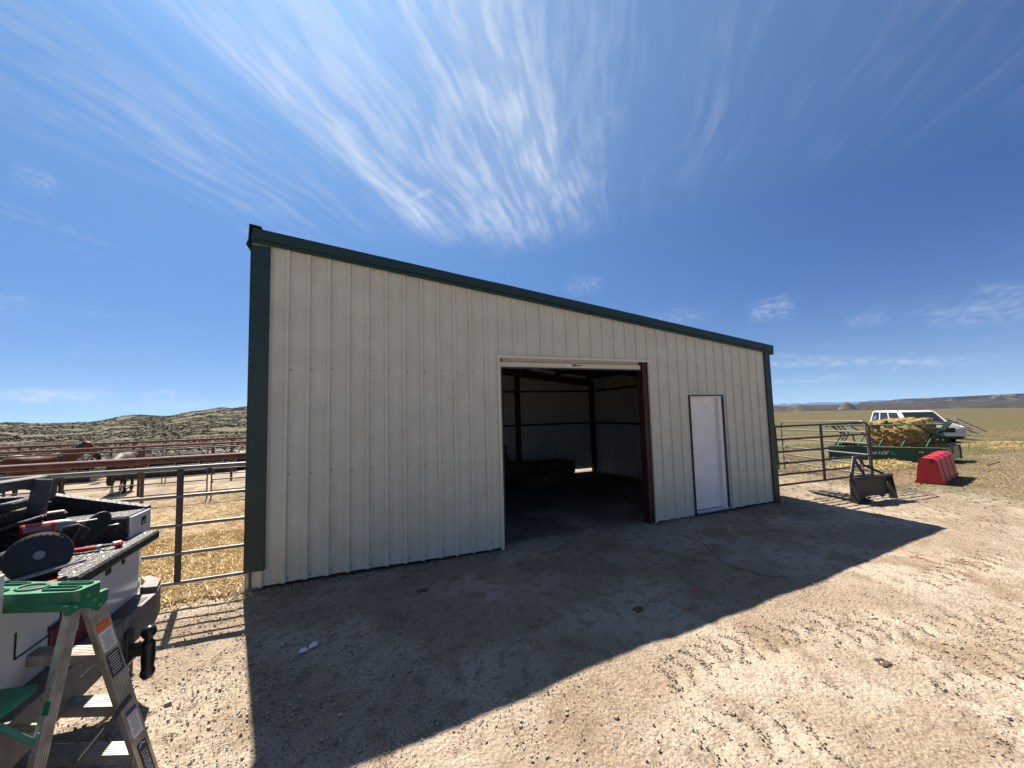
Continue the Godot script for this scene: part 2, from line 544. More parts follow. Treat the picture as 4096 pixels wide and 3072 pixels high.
func make_ground() -> void:
	var xs := axis(-4.2, 10.2, 0.034, 2600.0, 1.065)
	var zs := axis(-0.5, 4.7, 0.034, 2600.0, 1.065)
	var nx := xs.size()
	var nz := zs.size()
	var v := PackedVector3Array()
	var c := PackedColorArray()
	v.resize(nx * nz)
	c.resize(nx * nz)
	var lumps := FastNoiseLite.new()
	lumps.seed = 31; lumps.frequency = 5.5; lumps.fractal_octaves = 3; lumps.noise_type = FastNoiseLite.TYPE_SIMPLEX_SMOOTH
	var crust := FastNoiseLite.new()
	crust.seed = 33; crust.frequency = 2.2; crust.noise_type = FastNoiseLite.TYPE_CELLULAR; crust.cellular_return_type = FastNoiseLite.RETURN_DISTANCE2_SUB
	crust.domain_warp_enabled = true; crust.domain_warp_amplitude = 0.35; crust.domain_warp_frequency = 2.0
	var patch := FastNoiseLite.new()
	patch.seed = 35; patch.frequency = 0.55; patch.fractal_octaves = 5; patch.noise_type = FastNoiseLite.TYPE_SIMPLEX_SMOOTH
	# tyre tracks pressed into the dust: start, end, half width
	var tracks := tyre_tracks()
	for j in nz:
		var z := zs[j]
		for i in nx:
			var x := xs[i]
			var h := ground_y(x, z)
			var near := x > -7.0 and x < 16.0 and z > -9.0 and z < 8.0
			var l := 0.0
			var pt := patch.get_noise_2d(x, z)
			if near:
				l = lumps.get_noise_2d(x, z)
				h += l * 0.007 * (0.6 + 0.8 * smooth(-0.3, 0.3, pt)) + n_fine.get_noise_2d(x, z) * 0.012
				if z > 0.6 and x > 1.0:
					var p := Vector2(x, z)
					for t in tracks:
						var a: Vector2 = t[0]
						var dv: Vector2 = (t[1] - a).normalized()
						var al := (p - a).dot(dv)
						var ac := (p - a).cross(dv) + 0.05 * n_mid.get_noise_2d(al * 2.0, 4.0)
						if al < 0.0 or al > a.distance_to(t[1]) or absf(ac) > t[2]: continue
						var lug := sin(al * TAU / 0.17 + absf(ac) * 16.0)
						var on := smooth(-0.05, 0.35, n_mid.get_noise_2d(x * 1.6 + 50.0, z * 1.6)) * smooth(t[2], t[2] * 0.75, absf(ac))
						h += on * (0.014 * smooth(-0.3, 0.5, lug) - 0.008)
				else:
					if z < 0.4 and x < 0.0: h += 0.02 * n_fine.get_noise_2d(x * 1.7, z * 1.7)
			# base colours of the soil, by patches
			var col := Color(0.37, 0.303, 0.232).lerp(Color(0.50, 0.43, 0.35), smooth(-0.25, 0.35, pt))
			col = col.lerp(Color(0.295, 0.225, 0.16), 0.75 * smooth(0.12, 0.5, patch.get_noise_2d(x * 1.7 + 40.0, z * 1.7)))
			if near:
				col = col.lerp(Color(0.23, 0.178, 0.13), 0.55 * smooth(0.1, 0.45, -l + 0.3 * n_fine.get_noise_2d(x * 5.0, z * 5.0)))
				if x > -0.2 and z < -0.2 and x < 9.0 and z > -6.6:  # shed floor coloured darker to dim the inside, patchy with dung and hay
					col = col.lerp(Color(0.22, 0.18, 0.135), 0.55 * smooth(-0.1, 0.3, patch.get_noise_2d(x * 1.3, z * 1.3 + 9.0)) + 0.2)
			var sa := straw_amount(x, z)
			if sa > 0.0: col = col.lerp(Color(0.52, 0.40, 0.235), 0.6 * sa)
			var ga := grass_amount(x, z)
			if ga > 0.0:  # thin pasture: dry and greener patches
				var gp := n_big.get_noise_2d(x * 2.2 + 30.0, z * 5.0)
				var gc := Color(0.215, 0.172, 0.108).lerp(Color(0.135, 0.132, 0.07), smooth(-0.2, 0.3, gp))
				var band := n_big.get_noise_2d(x * 0.12, z * 0.5)
				gc = gc.lerp(Color(0.14, 0.126, 0.066).lerp(Color(0.145, 0.118, 0.084), smooth(-0.1, 0.25, band)), smooth(28.0, 60.0, x + 12.0 * band))
				col = col.lerp(gc, ga)
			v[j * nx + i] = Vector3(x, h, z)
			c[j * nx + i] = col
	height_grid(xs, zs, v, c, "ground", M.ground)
	scatter_gravel()
	scatter_straw()
	scatter_grass()

func height_grid(xs: PackedFloat32Array, zs: PackedFloat32Array, v: PackedVector3Array, c: PackedColorArray, called: String, m: Material, polar := false) -> MeshInstance3D:
	var nx := xs.size()
	var nz := zs.size()
	var n := PackedVector3Array()
	n.resize(nx * nz)
	for j in nz:
		for i in nx:
			var a := v[j * nx + mini(i + 1, nx - 1)] - v[j * nx + maxi(i - 1, 0)]
			var b := v[mini(j + 1, nz - 1) * nx + i] - v[maxi(j - 1, 0) * nx + i]
			var w := b.cross(a).normalized()
			n[j * nx + i] = w if w.y >= 0 else -w
	var idx := PackedInt32Array()
	idx.resize((nx - 1) * (nz - 1) * 6)
	var k := 0
	for j in nz - 1:
		for i in nx - 1:
			var a := j * nx + i
			if polar:
				idx[k] = a; idx[k + 1] = a + nx; idx[k + 2] = a + 1; idx[k + 3] = a + 1; idx[k + 4] = a + nx; idx[k + 5] = a + nx + 1
			else:
				idx[k] = a; idx[k + 1] = a + 1; idx[k + 2] = a + nx; idx[k + 3] = a + 1; idx[k + 4] = a + nx + 1; idx[k + 5] = a + nx
			k += 6
	var arr := []
	arr.resize(Mesh.ARRAY_MAX)
	arr[Mesh.ARRAY_VERTEX] = v
	arr[Mesh.ARRAY_NORMAL] = n
	arr[Mesh.ARRAY_COLOR] = c
	arr[Mesh.ARRAY_INDEX] = idx
	var am := ArrayMesh.new()
	am.add_surface_from_arrays(Mesh.PRIMITIVE_TRIANGLES, arr)
	am.surface_set_material(0, m)
	var o := MeshInstance3D.new()
	o.mesh = am
	o.name = numbered(called)
	add_child(o)
	o.set_meta("kind", "structure")
	return o

func stone_mesh(seed_: int, sharp: float) -> ArrayMesh:
	var r := RandomNumberGenerator.new()
	r.seed = seed_
	var mb := MB.new()
	mb.use_col = false
	var pts := []
	var rings := 3
	var seg := 6
	for i in rings:
		var ph := PI * (i + 1) / (rings + 1)
		for j in seg:
			var th := TAU * (j + 0.5 * (i % 2)) / seg
			var q := Vector3(sin(ph) * cos(th), cos(ph) * 0.62, sin(ph) * sin(th) * 0.8) * r.randf_range(1.0 - sharp, 1.0 + sharp * 0.5)
			pts.append(q)
	var top := Vector3(r.randf_range(-0.2, 0.2), 0.6, r.randf_range(-0.2, 0.2))
	var bot := Vector3(0, -0.6, 0)
	for j in seg:
		var k := (j + 1) % seg
		mb.tri(top, pts[k], pts[j])
		for i in rings - 1:
			mb.quad(pts[i * seg + j], pts[i * seg + k], pts[(i + 1) * seg + k], pts[(i + 1) * seg + j])
		mb.tri(bot, pts[(rings - 1) * seg + j], pts[(rings - 1) * seg + k])
	# soften: average the normals of coinciding corners a little
	var acc := {}
	for i in mb.v.size():
		var key := mb.v[i].snapped(Vector3.ONE * 0.001)
		acc[key] = acc.get(key, Vector3.ZERO) + mb.n[i]
	for i in mb.v.size():
		mb.n[i] = (mb.n[i] * 0.6 + (acc[mb.v[i].snapped(Vector3.ONE * 0.001)] as Vector3).normalized() * 0.7).normalized()
	return mb.mesh(M.tint)

func stone_colour() -> Color:
	var k := rng.randf()
	var c := Color(0.36, 0.30, 0.23)
	if k < 0.14: c = Color(0.24, 0.235, 0.24)
	elif k < 0.26: c = Color(0.32, 0.22, 0.17)
	elif k < 0.55: c = Color(0.48, 0.43, 0.36)
	elif k < 0.60: c = Color(0.13, 0.12, 0.125)
	return c * rng.randf_range(0.75, 1.2)

func scatter_gravel() -> void:
	for kind in 3:
		var me := stone_mesh(40 + kind, 0.3)
		var xf := []
		var cols := []
		var want := 17000
		while xf.size() < want:
			var far := rng.randf()
			var x := 0.0
			var z := 0.0
			if far < 0.55:
				x = rng.randf_range(-3.0, 6.0); z = rng.randf_range(0.2, 4.4)
			else:
				x = rng.randf_range(-4.0, 12.0); z = rng.randf_range(-1.2, 4.6)
			if x < -0.2 and z < 0.1: continue
			var dens := 0.12 + 0.85 * smooth(4.0, -0.5, x) + 0.5 * n_mid.get_noise_2d(x * 2.0, z * 2.0 + 60.0)
			if rng.randf() > dens: continue
			var s := 0.0028 + 0.0045 * pow(rng.randf(), 3.0) + (0.009 * pow(rng.randf(), 5.0) if rng.randf() < 0.25 else 0.0)
			var b := Basis.from_euler(Vector3(rng.randf_range(-0.4, 0.4), rng.randf() * TAU, rng.randf_range(-0.4, 0.4))).scaled(Vector3.ONE * s * rng.randf_range(0.8, 1.3))
			xf.append(Transform3D(b, Vector3(x, ground_y(x, z) + 0.004 + s * 0.2, z)))
			cols.append(stone_colour())
		for n in 1300: # washed against the foot of the wall
			var x := rng.randf_range(-0.05, 9.1)
			if x > 3.1 and x < 5.8: continue
			var z := 0.02 + 0.16 * pow(rng.randf(), 2.0)
			var s := 0.003 + 0.012 * pow(rng.randf(), 3.0)
			xf.append(Transform3D(Basis.from_euler(Vector3(rng.randf(), rng.randf() * TAU, rng.randf())).scaled(Vector3.ONE * s), Vector3(x, ground_y(x, z) + 0.004 + s * 0.3, z)))
			cols.append(stone_colour() * 0.9)
		if kind == 0: # crumbs of earth thrown up along the tread marks
			for t in tyre_tracks():
				var a: Vector2 = t[0]
				var dv: Vector2 = (t[1] - a).normalized()
				var L: float = a.distance_to(t[1])
				for n in int(L * 260.0):
					var al := rng.randf() * L
					var ac: float = rng.randf_range(-1.0, 1.0) * t[2]
					al += 0.17 * ((floorf(al / 0.17) + 0.5 + rng.randf_range(-0.2, 0.2) + 0.25 * n_fine.get_noise_2d(al, ac * 3.0)) - al / 0.17) - absf(ac) * 0.44 + 0.02 * sin(ac * 40.0)
					var p := a + dv * al + Vector2(-dv.y, dv.x) * ac
					if n_mid.get_noise_2d(p.x * 1.6 + 50.0, p.y * 1.6) < 0.02 + 0.15 * rng.randf(): continue
					var s := rng.randf_range(0.004, 0.011)
					xf.append(Transform3D(Basis.from_euler(Vector3(rng.randf(), rng.randf() * TAU, 0)).scaled(Vector3.ONE * s), Vector3(p.x, ground_y(p.x, p.y) + 0.006, p.y)))
					cols.append(Color(0.33, 0.265, 0.195) * rng.randf_range(0.7, 1.2))
		multi("gravel", me, xf, "small loose gravel strewn over the dirt yard", "gravel", cols)

func scatter_straw() -> void:
	var mb := MB.new()
	var a := Vector3(-0.5, 0.0, 0.0)
	var m0 := Vector3(0.0, 0.06, 0.0)
	var e := Vector3(0.5, 0.0, 0.03)
	for s in [[a, m0], [m0, e]]:
		var w := Vector3(0, 0, 0.022)
		var u := Vector3(0, 0.02, 0)
		mb.quad(s[0] - w, s[0] + w, s[1] + w, s[1] - w)
		mb.quad(s[0] - u, s[1] - u, s[1] + u, s[0] + u)
	var me := mb.mesh(M.straw)
	var xf := []
	var cols := []
	while xf.size() < 60000:
		var near := rng.randf() < 0.7
		var x := rng.randf_range(-4.5, 0.1) if near else rng.randf_range(-11.0, -0.05)
		var z := rng.randf_range(-3.2, 0.7) if near else rng.randf_range(-11.0, -2.0)
		var sa := straw_amount(x, z) * (0.65 + 0.8 * n_mid.get_noise_2d(x * 1.5 + 9.0, z * 1.5))
		if z > 0.0: sa *= 0.25
		if rng.randf() > sa: continue
		var l := rng.randf_range(0.05, 0.2)
		var b := Basis.from_euler(Vector3(rng.randf_range(-0.3, 0.3), rng.randf() * TAU, rng.randf_range(-0.22, 0.3))) * Basis.from_scale(Vector3(l, l * 0.8, rng.randf_range(0.10, 0.2)))
		xf.append(Transform3D(b, Vector3(x, ground_y(x, z) + rng.randf_range(0.008, 0.045), z)))
		var k := rng.randf()
		cols.append(Color(0.74, 0.60, 0.37).lerp(Color(0.46, 0.33, 0.16), k * k) * rng.randf_range(0.75, 1.15))
	multi("straw", me, xf, "golden straw scattered over the floor of the horse pen", "straw", cols)
	# a thinner sprinkle on the yard and the shed floor
	var xf2 := []
	var cols2 := []
	while xf2.size() < 1500:
		var x := rng.randf_range(-2.5, 12.0)
		var z := rng.randf_range(-5.5, 4.5)
		if rng.randf() > 0.12 + 0.5 * smooth(7.0, 12.0, x): continue
		var l := rng.randf_range(0.03, 0.10)
		var b := Basis.from_euler(Vector3(0, rng.randf() * TAU, rng.randf_range(-0.1, 0.1))) * Basis.from_scale(Vector3(l, l, 0.05))
		xf2.append(Transform3D(b, Vector3(x, ground_y(x, z) + 0.012, z)))
		cols2.append(Color(0.5, 0.39, 0.2) * rng.randf_range(0.6, 1.1))
	multi("straw", me, xf2, "sparse bits of straw lying about the open yard", "straw", cols2)

func scatter_grass() -> void:
	var mb := MB.new()
	var r := RandomNumberGenerator.new()
	r.seed = 3
	for k in 9:
		var an := r.randf() * TAU
		var b0 := Vector3(cos(an), 0, sin(an)) * r.randf_range(0.0, 0.35)
		var tip := b0 + Vector3(cos(an + 0.6) * r.randf_range(0.3, 0.9), r.randf_range(0.5, 1.0), sin(an + 0.6) * r.randf_range(0.3, 0.9))
		var w := Vector3(-sin(an), 0, cos(an)) * 0.07
		mb.tri(b0 - w, b0 + w, tip)
	var me := mb.mesh(M.leafy)
	var xf := []
	var cols := []
	while xf.size() < 44000:
		var rr := 9.0 * pow(8.0, rng.randf())
		var az := deg_to_rad(rng.randf_range(50.0, 95.0))
		var x := EYE.x + rr * sin(az)
		var z := EYE.z - rr * cos(az)
		if rng.randf() > 0.15 + grass_amount(x, z): continue
		var s := rng.randf_range(0.018, 0.05) * (1.0 + rr * 0.014)
		var b := Basis.from_euler(Vector3(0, rng.randf() * TAU, 0)).scaled(Vector3(s * 1.3, s * rng.randf_range(0.5, 1.0), s * 1.3))
		xf.append(Transform3D(b, Vector3(x, ground_y(x, z) - 0.005, z)))
		var k := smooth(-0.25, 0.3, n_big.get_noise_2d(x * 2.2 + 30.0, z * 5.0)) * rng.randf_range(0.3, 1.2)
		cols.append(Color(0.36, 0.29, 0.17).lerp(Color(0.12, 0.135, 0.062), clampf(k, 0, 1)) * rng.randf_range(0.7, 1.15))
	multi("grass", me, xf, "short dry grass on the open field beyond the shed", "grass", cols)

# ---------------------------------------------------------------- hills
func crest(az: float, tab: Array) -> float:
	for i in tab.size() - 1:
		if az <= tab[i + 1][0]:
			var t := clampf((az - tab[i][0]) / (tab[i + 1][0] - tab[i][0]), 0.0, 1.0)
			return lerpf(tab[i][1], tab[i + 1][1], t * t * (3.0 - 2.0 * t))
	return tab[-1][1]

const LEFT_CREST := [[-75.0, 0.03], [-50.0, 0.03], [-37.0, 0.011], [-31.5, 0.0040], [-28.0, 0.0008], [-26.0, 0.0009], [-22.3, 0.0128], [-20.0, 0.0092], [-17.0, 0.0185], [-14.9, 0.0238], [-14.3, 0.0222], [-12.3, 0.0265], [-10.0, 0.022], [-5.0, 0.02], [6.0, 0.01]]

func hill_left(az: float, r: float) -> float:
	var top: float = EYE.y + crest(az, LEFT_CREST) * 430.0
	var rise := smooth(60.0, 430.0, r)
	rise = rise * 0.55 + 0.45 * pow(clampf((r - 60.0) / 370.0, 0.0, 1.0), 1.3)
	var p := Vector2(sin(deg_to_rad(az)), -cos(deg_to_rad(az))) * r
	var bump := n_big.get_noise_2d(p.x * 0.35, p.y * 0.35) * 1.6 + n_big.get_noise_2d(p.x * 1.4, p.y * 1.4) * 0.5
	var h := lerpf(-2.4, top, rise) + bump * smooth(60.0, 150.0, r) * (1.0 - 0.75 * smooth(330.0, 430.0, r))
	if r > 430.0: h = top - (r - 430.0) * 0.10 + bump * 0.25
	return h

func polar_patch(called: String, az0: float, az1: float, na: int, rs: PackedFloat32Array, fh: Callable, fc: Callable, m: Material, label := "") -> void:
	var azs := PackedFloat32Array()
	for i in na:
		azs.append(lerpf(az0, az1, i / (na - 1.0)))
	var v := PackedVector3Array()
	var c := PackedColorArray()
	for r in rs:
		for az in azs:
			var h: float = fh.call(az, r)
			var a := deg_to_rad(az)
			var p := Vector3(EYE.x + sin(a) * r, h, EYE.z - cos(a) * r)
			v.append(p)
			c.append(fc.call(az, r, p))
	height_grid(azs, rs, v, c, called, m, true)

func steps(a: float, b: float, n: int, pow_ := 1.0) -> PackedFloat32Array:
	var o := PackedFloat32Array()
	for i in n:
		o.append(lerpf(a, b, pow(i / (n - 1.0), pow_)))
	return o

func make_hills() -> void:
	polar_patch("sage_hill", -75.0, 6.0, 260, steps(52.0, 640.0, 110, 1.4), hill_left,
		func(_az: float, _r: float, p: Vector3) -> Color:
			var k := smooth(-0.2, 0.3, n_big.get_noise_2d(p.x * 0.5, p.z * 0.5) + 0.5 * n_big.get_noise_2d(p.x * 2.0, p.z * 2.0))
			var c := Color(0.235, 0.21, 0.155).lerp(Color(0.185, 0.175, 0.12), k)
			return c.lerp(Color(0.27, 0.24, 0.175), 0.5 * smooth(0.25, 0.45, n_big.get_noise_2d(p.x * 0.8 + 70.0, p.z * 2.4))), M.hill)
	# sagebrush
	var mb := MB.new()
	var r := RandomNumberGenerator.new()
	r.seed = 8
	for k in 22:
		var an := r.randf() * TAU
		var el := r.randf_range(0.15, 1.4)
		var d := Vector3(cos(an) * cos(el), sin(el) * 0.8, sin(an) * cos(el))
		var q := d * r.randf_range(0.35, 0.55)
		var t := d.cross(Vector3(r.randf() - 0.5, r.randf() - 0.5, r.randf() - 0.5)).normalized() * 0.24
		mb.tri(q - t, q + t, q + d * 0.25 + t.cross(d) * 0.6)
		mb.tri(q - t, q + t, q - t.cross(d) * 1.1)
	var bush := mb.mesh(M.leafy)
	var xf := []
	var cols := []
	while xf.size() < 50000:
		var rr := lerpf(34.0, 430.0, pow(rng.randf(), 1.5))
		var az := rng.randf_range(-74.0, -6.0)
		var p := Vector3(EYE.x + sin(deg_to_rad(az)) * rr, 0, EYE.z - cos(deg_to_rad(az)) * rr)
		var dn := 0.35 + 1.3 * n_big.get_noise_2d(p.x * 0.7, p.z * 1.6) + 0.4 * n_big.get_noise_2d(p.x * 4.0, p.z * 4.0)
		if rng.randf() > dn * (1.0 - 0.6 * smooth(280.0, 400.0, rr)): continue
		p.y = maxf(hill_left(az, rr) if rr > 54.0 else -9.0, ground_y(p.x, p.z)) - 0.1
		var s := rng.randf_range(0.4, 0.95) * (1.0 + rr * 0.0015)
		xf.append(Transform3D(Basis.from_euler(Vector3(0, rng.randf() * TAU, 0)).scaled(Vector3(s * 1.4, s * 0.7, s * 1.4)), p))
		cols.append(Color(0.15, 0.143, 0.108).lerp(Color(0.20, 0.185, 0.14), rng.randf()))
	multi("sagebrush", bush, xf, "grey green sagebrush covering the hillside behind the pens", "sagebrush", cols)
	# badlands, mesa and mountains beyond the field
	polar_patch("badlands", 40.0, 140.0, 360, steps(820.0, 3300.0, 90, 1.5),
		func(az: float, rr: float) -> float:
			var p := Vector2(sin(deg_to_rad(az)), -cos(deg_to_rad(az))) * rr
			var h := lerpf(-17.5, -9.0, (rr - 820.0) / 2480.0)
			h += (n_ridge.get_noise_2d(p.x, p.y) * 0.5) * 7.0 * smooth(850.0, 1100.0, rr)
			h += n_big.get_noise_2d(p.x * 0.1, p.y * 0.1) * 3.0 * smooth(850.0, 1100.0, rr)
			return h,
		func(_az: float, _r: float, p: Vector3) -> Color:
			var k := n_big.get_noise_2d(p.x * 0.06, p.z * 0.15)
			var c := Color(0.078, 0.068, 0.06).lerp(Color(0.062, 0.06, 0.048), smooth(-0.2, 0.2, k))
			return c.lerp(Color(0.16, 0.14, 0.12), 0.6 * smooth(0.22, 0.4, n_big.get_noise_2d(p.x * 0.25 + 9.0, p.z * 0.4))), M.hill)
	polar_patch("butte", 54.0, 67.0, 150, steps(1150.0, 1650.0, 60),
		func(az: float, rr: float) -> float:
			var h := -24.0
			for q in [[55.5, 1380.0, 2.6, 260.0, 22.0], [58.7, 1400.0, 2.2, 240.0, 25.5], [60.6, 1330.0, 0.9, 120.0, 13.0], [62.9, 1330.0, 1.15, 130.0, 27.5], [64.3, 1330.0, 1.2, 130.0, 11.0]]:
				var d := Vector2((az - q[0]) / q[2], (rr - q[1]) / q[3]).length()
				h = maxf(h, -24.0 + q[4] * pow(maxf(0.0, 1.0 - d), 0.8) * 1.05)
			var p := Vector2(sin(deg_to_rad(az)), -cos(deg_to_rad(az))) * rr
			if h > -23.5: h += n_ridge.get_noise_2d(p.x * 3.0, p.y * 3.0) * 2.4 - 1.0
			return h,
		func(_az: float, _r: float, p: Vector3) -> Color:
			var c := Color(0.115, 0.098, 0.075).lerp(Color(0.085, 0.075, 0.058), smooth(-0.2, 0.3, n_big.get_noise_2d(p.x * 0.3, p.z * 0.3)))
			return c.lerp(Color(0.27, 0.23, 0.18), 0.8 * smooth(0.2, 0.365, n_big.get_noise_2d(p.x * 0.35, p.z * 0.35 + p.y * 0.8))), M.hill)
	polar_patch("mesa", 64.0, 140.0, 460, steps(2900.0, 4600.0, 110),
		func(az: float, rr: float) -> float:
			var top := EYE.y + rr * 0.66 * lerpf(10.0, 17.0, smooth(67.5, 76.0, az)) / FOCAL
			var p := Vector2(sin(deg_to_rad(az)), -cos(deg_to_rad(az))) * rr
			var gully := n_ridge.get_noise_2d(p.x * 1.1, p.y * 1.1)
			var foot := 3250.0 + 260.0 * gully + 900.0 * smooth(68.5, 65.5, az)
			var up := smooth(foot, foot + 520.0, rr)
			up = 0.35 * smooth(foot - 250.0, foot + 300.0, rr) + 0.65 * smooth(foot + 120.0, foot + 230.0, rr) * smooth(65.6, 67.6, az)
			var h := lerpf(-9.0, top, clampf(up, 0.0, 1.0)) + gully * 9.0 * (up * (1.0 - up)) * 4.0
			return h + n_big.get_noise_2d(p.x * 0.12, p.y * 0.12) * 1.6,
		func(_az: float, _r: float, p: Vector3) -> Color:
			var s := sin(p.y * 0.9 + n_big.get_noise_2d(p.x * 0.05, p.z * 0.05) * 4.0)
			var c := Color(0.040, 0.038, 0.036).lerp(Color(0.085, 0.078, 0.07), smooth(-0.2, 0.8, s))
			return c.lerp(Color(0.26, 0.24, 0.215), 0.8 * smooth(0.2, 0.36, n_big.get_noise_2d(p.x * 0.15, p.z * 0.15 + 30.0))), M.hill)
	polar_patch("mountains", 20.0, 145.0, 260, steps(15000.0, 21000.0, 24),
		func(az: float, rr: float) -> float:
			var k := smooth(15000.0, 18000.0, rr) * (1.0 - smooth(18500.0, 21000.0, rr))
			var e := 3.0 + 5.0 * smooth(64.0, 67.0, az) - 3.0 * smooth(67.5, 70.0, az) + 9.0 * n_big.get_noise_2d(az * 14.0, 5.0)
			return lerpf(-220.0, EYE.y + rr * 0.66 * e / FOCAL, k) + n_ridge.get_noise_2d(az * 90.0, rr * 0.05) * 12.0 * k,
		func(_az: float, _r: float, _p: Vector3) -> Color: return Color(0.08, 0.08, 0.075), M.hill)

# ---------------------------------------------------------------- the shed
const SHED_W := 8.92
const SHED_D := 6.35

func roof_y(x: float) -> float:  # underside of the roof sheets
	return 4.10 - 0.1165 * x

func sheet(x0: float, x1: float, first: float, y0: Callable, y1: Callable, depth := 0.030) -> MB:
	# one ribbed wall sheet from x0 to x1, ribs every 0.2286 m from «first»; its face looks towards +z
	var prof := []  # [x, z]
	var cuts := [x0, x1]
	var pitch := 0.2286
	var k := ceili((x0 - first) / pitch) - 1
	while first + k * pitch < x1 + pitch:
		var rx := first + k * pitch
		for q in [[-0.029, 0.0], [-0.016, depth], [0.016, depth], [0.029, 0.0], [0.0665, 0.0], [0.0720, 0.0028], [0.0830, 0.0028], [0.0885, 0.0], [0.1400, 0.0], [0.1455, 0.0028], [0.1565, 0.0028], [0.1620, 0.0]]:
			prof.append([rx + q[0], q[1]])
		k += 1
	var out := []
	var at := func(x: float) -> float:
		for i in prof.size() - 1:
			if x >= prof[i][0] and x <= prof[i + 1][0]:
				return lerpf(prof[i][1], prof[i + 1][1], (x - prof[i][0]) / maxf(1e-6, prof[i + 1][0] - prof[i][0]))
		return 0.0
	out.append([x0, at.call(x0)])
	for q in prof:
		if q[0] > x0 + 0.0005 and q[0] < x1 - 0.0005: out.append(q)
	out.append([x1, at.call(x1)])
	var mb := MB.new()
	for i in out.size() - 1:
		var a: Array = out[i]
		var b: Array = out[i + 1]
		var ya0: float = y0.call(a[0])
		var yb0: float = y0.call(b[0])
		var ya1: float = y1.call(a[0])
		var yb1: float = y1.call(b[0])
		mb.quad(Vector3(a[0], ya0, a[1]), Vector3(b[0], yb0, b[1]), Vector3(b[0], yb1, b[1]), Vector3(a[0], ya1, a[1]))
		mb.quad(Vector3(b[0], yb0, b[1] - 0.002), Vector3(a[0], ya0, a[1] - 0.002), Vector3(a[0], ya1, a[1] - 0.002), Vector3(b[0], yb1, b[1] - 0.002))
		mb.quad(Vector3(a[0], ya0, a[1] - 0.002), Vector3(b[0], yb0, b[1] - 0.002), Vector3(b[0], yb0, b[1]), Vector3(a[0], ya0, a[1]))
	return mb

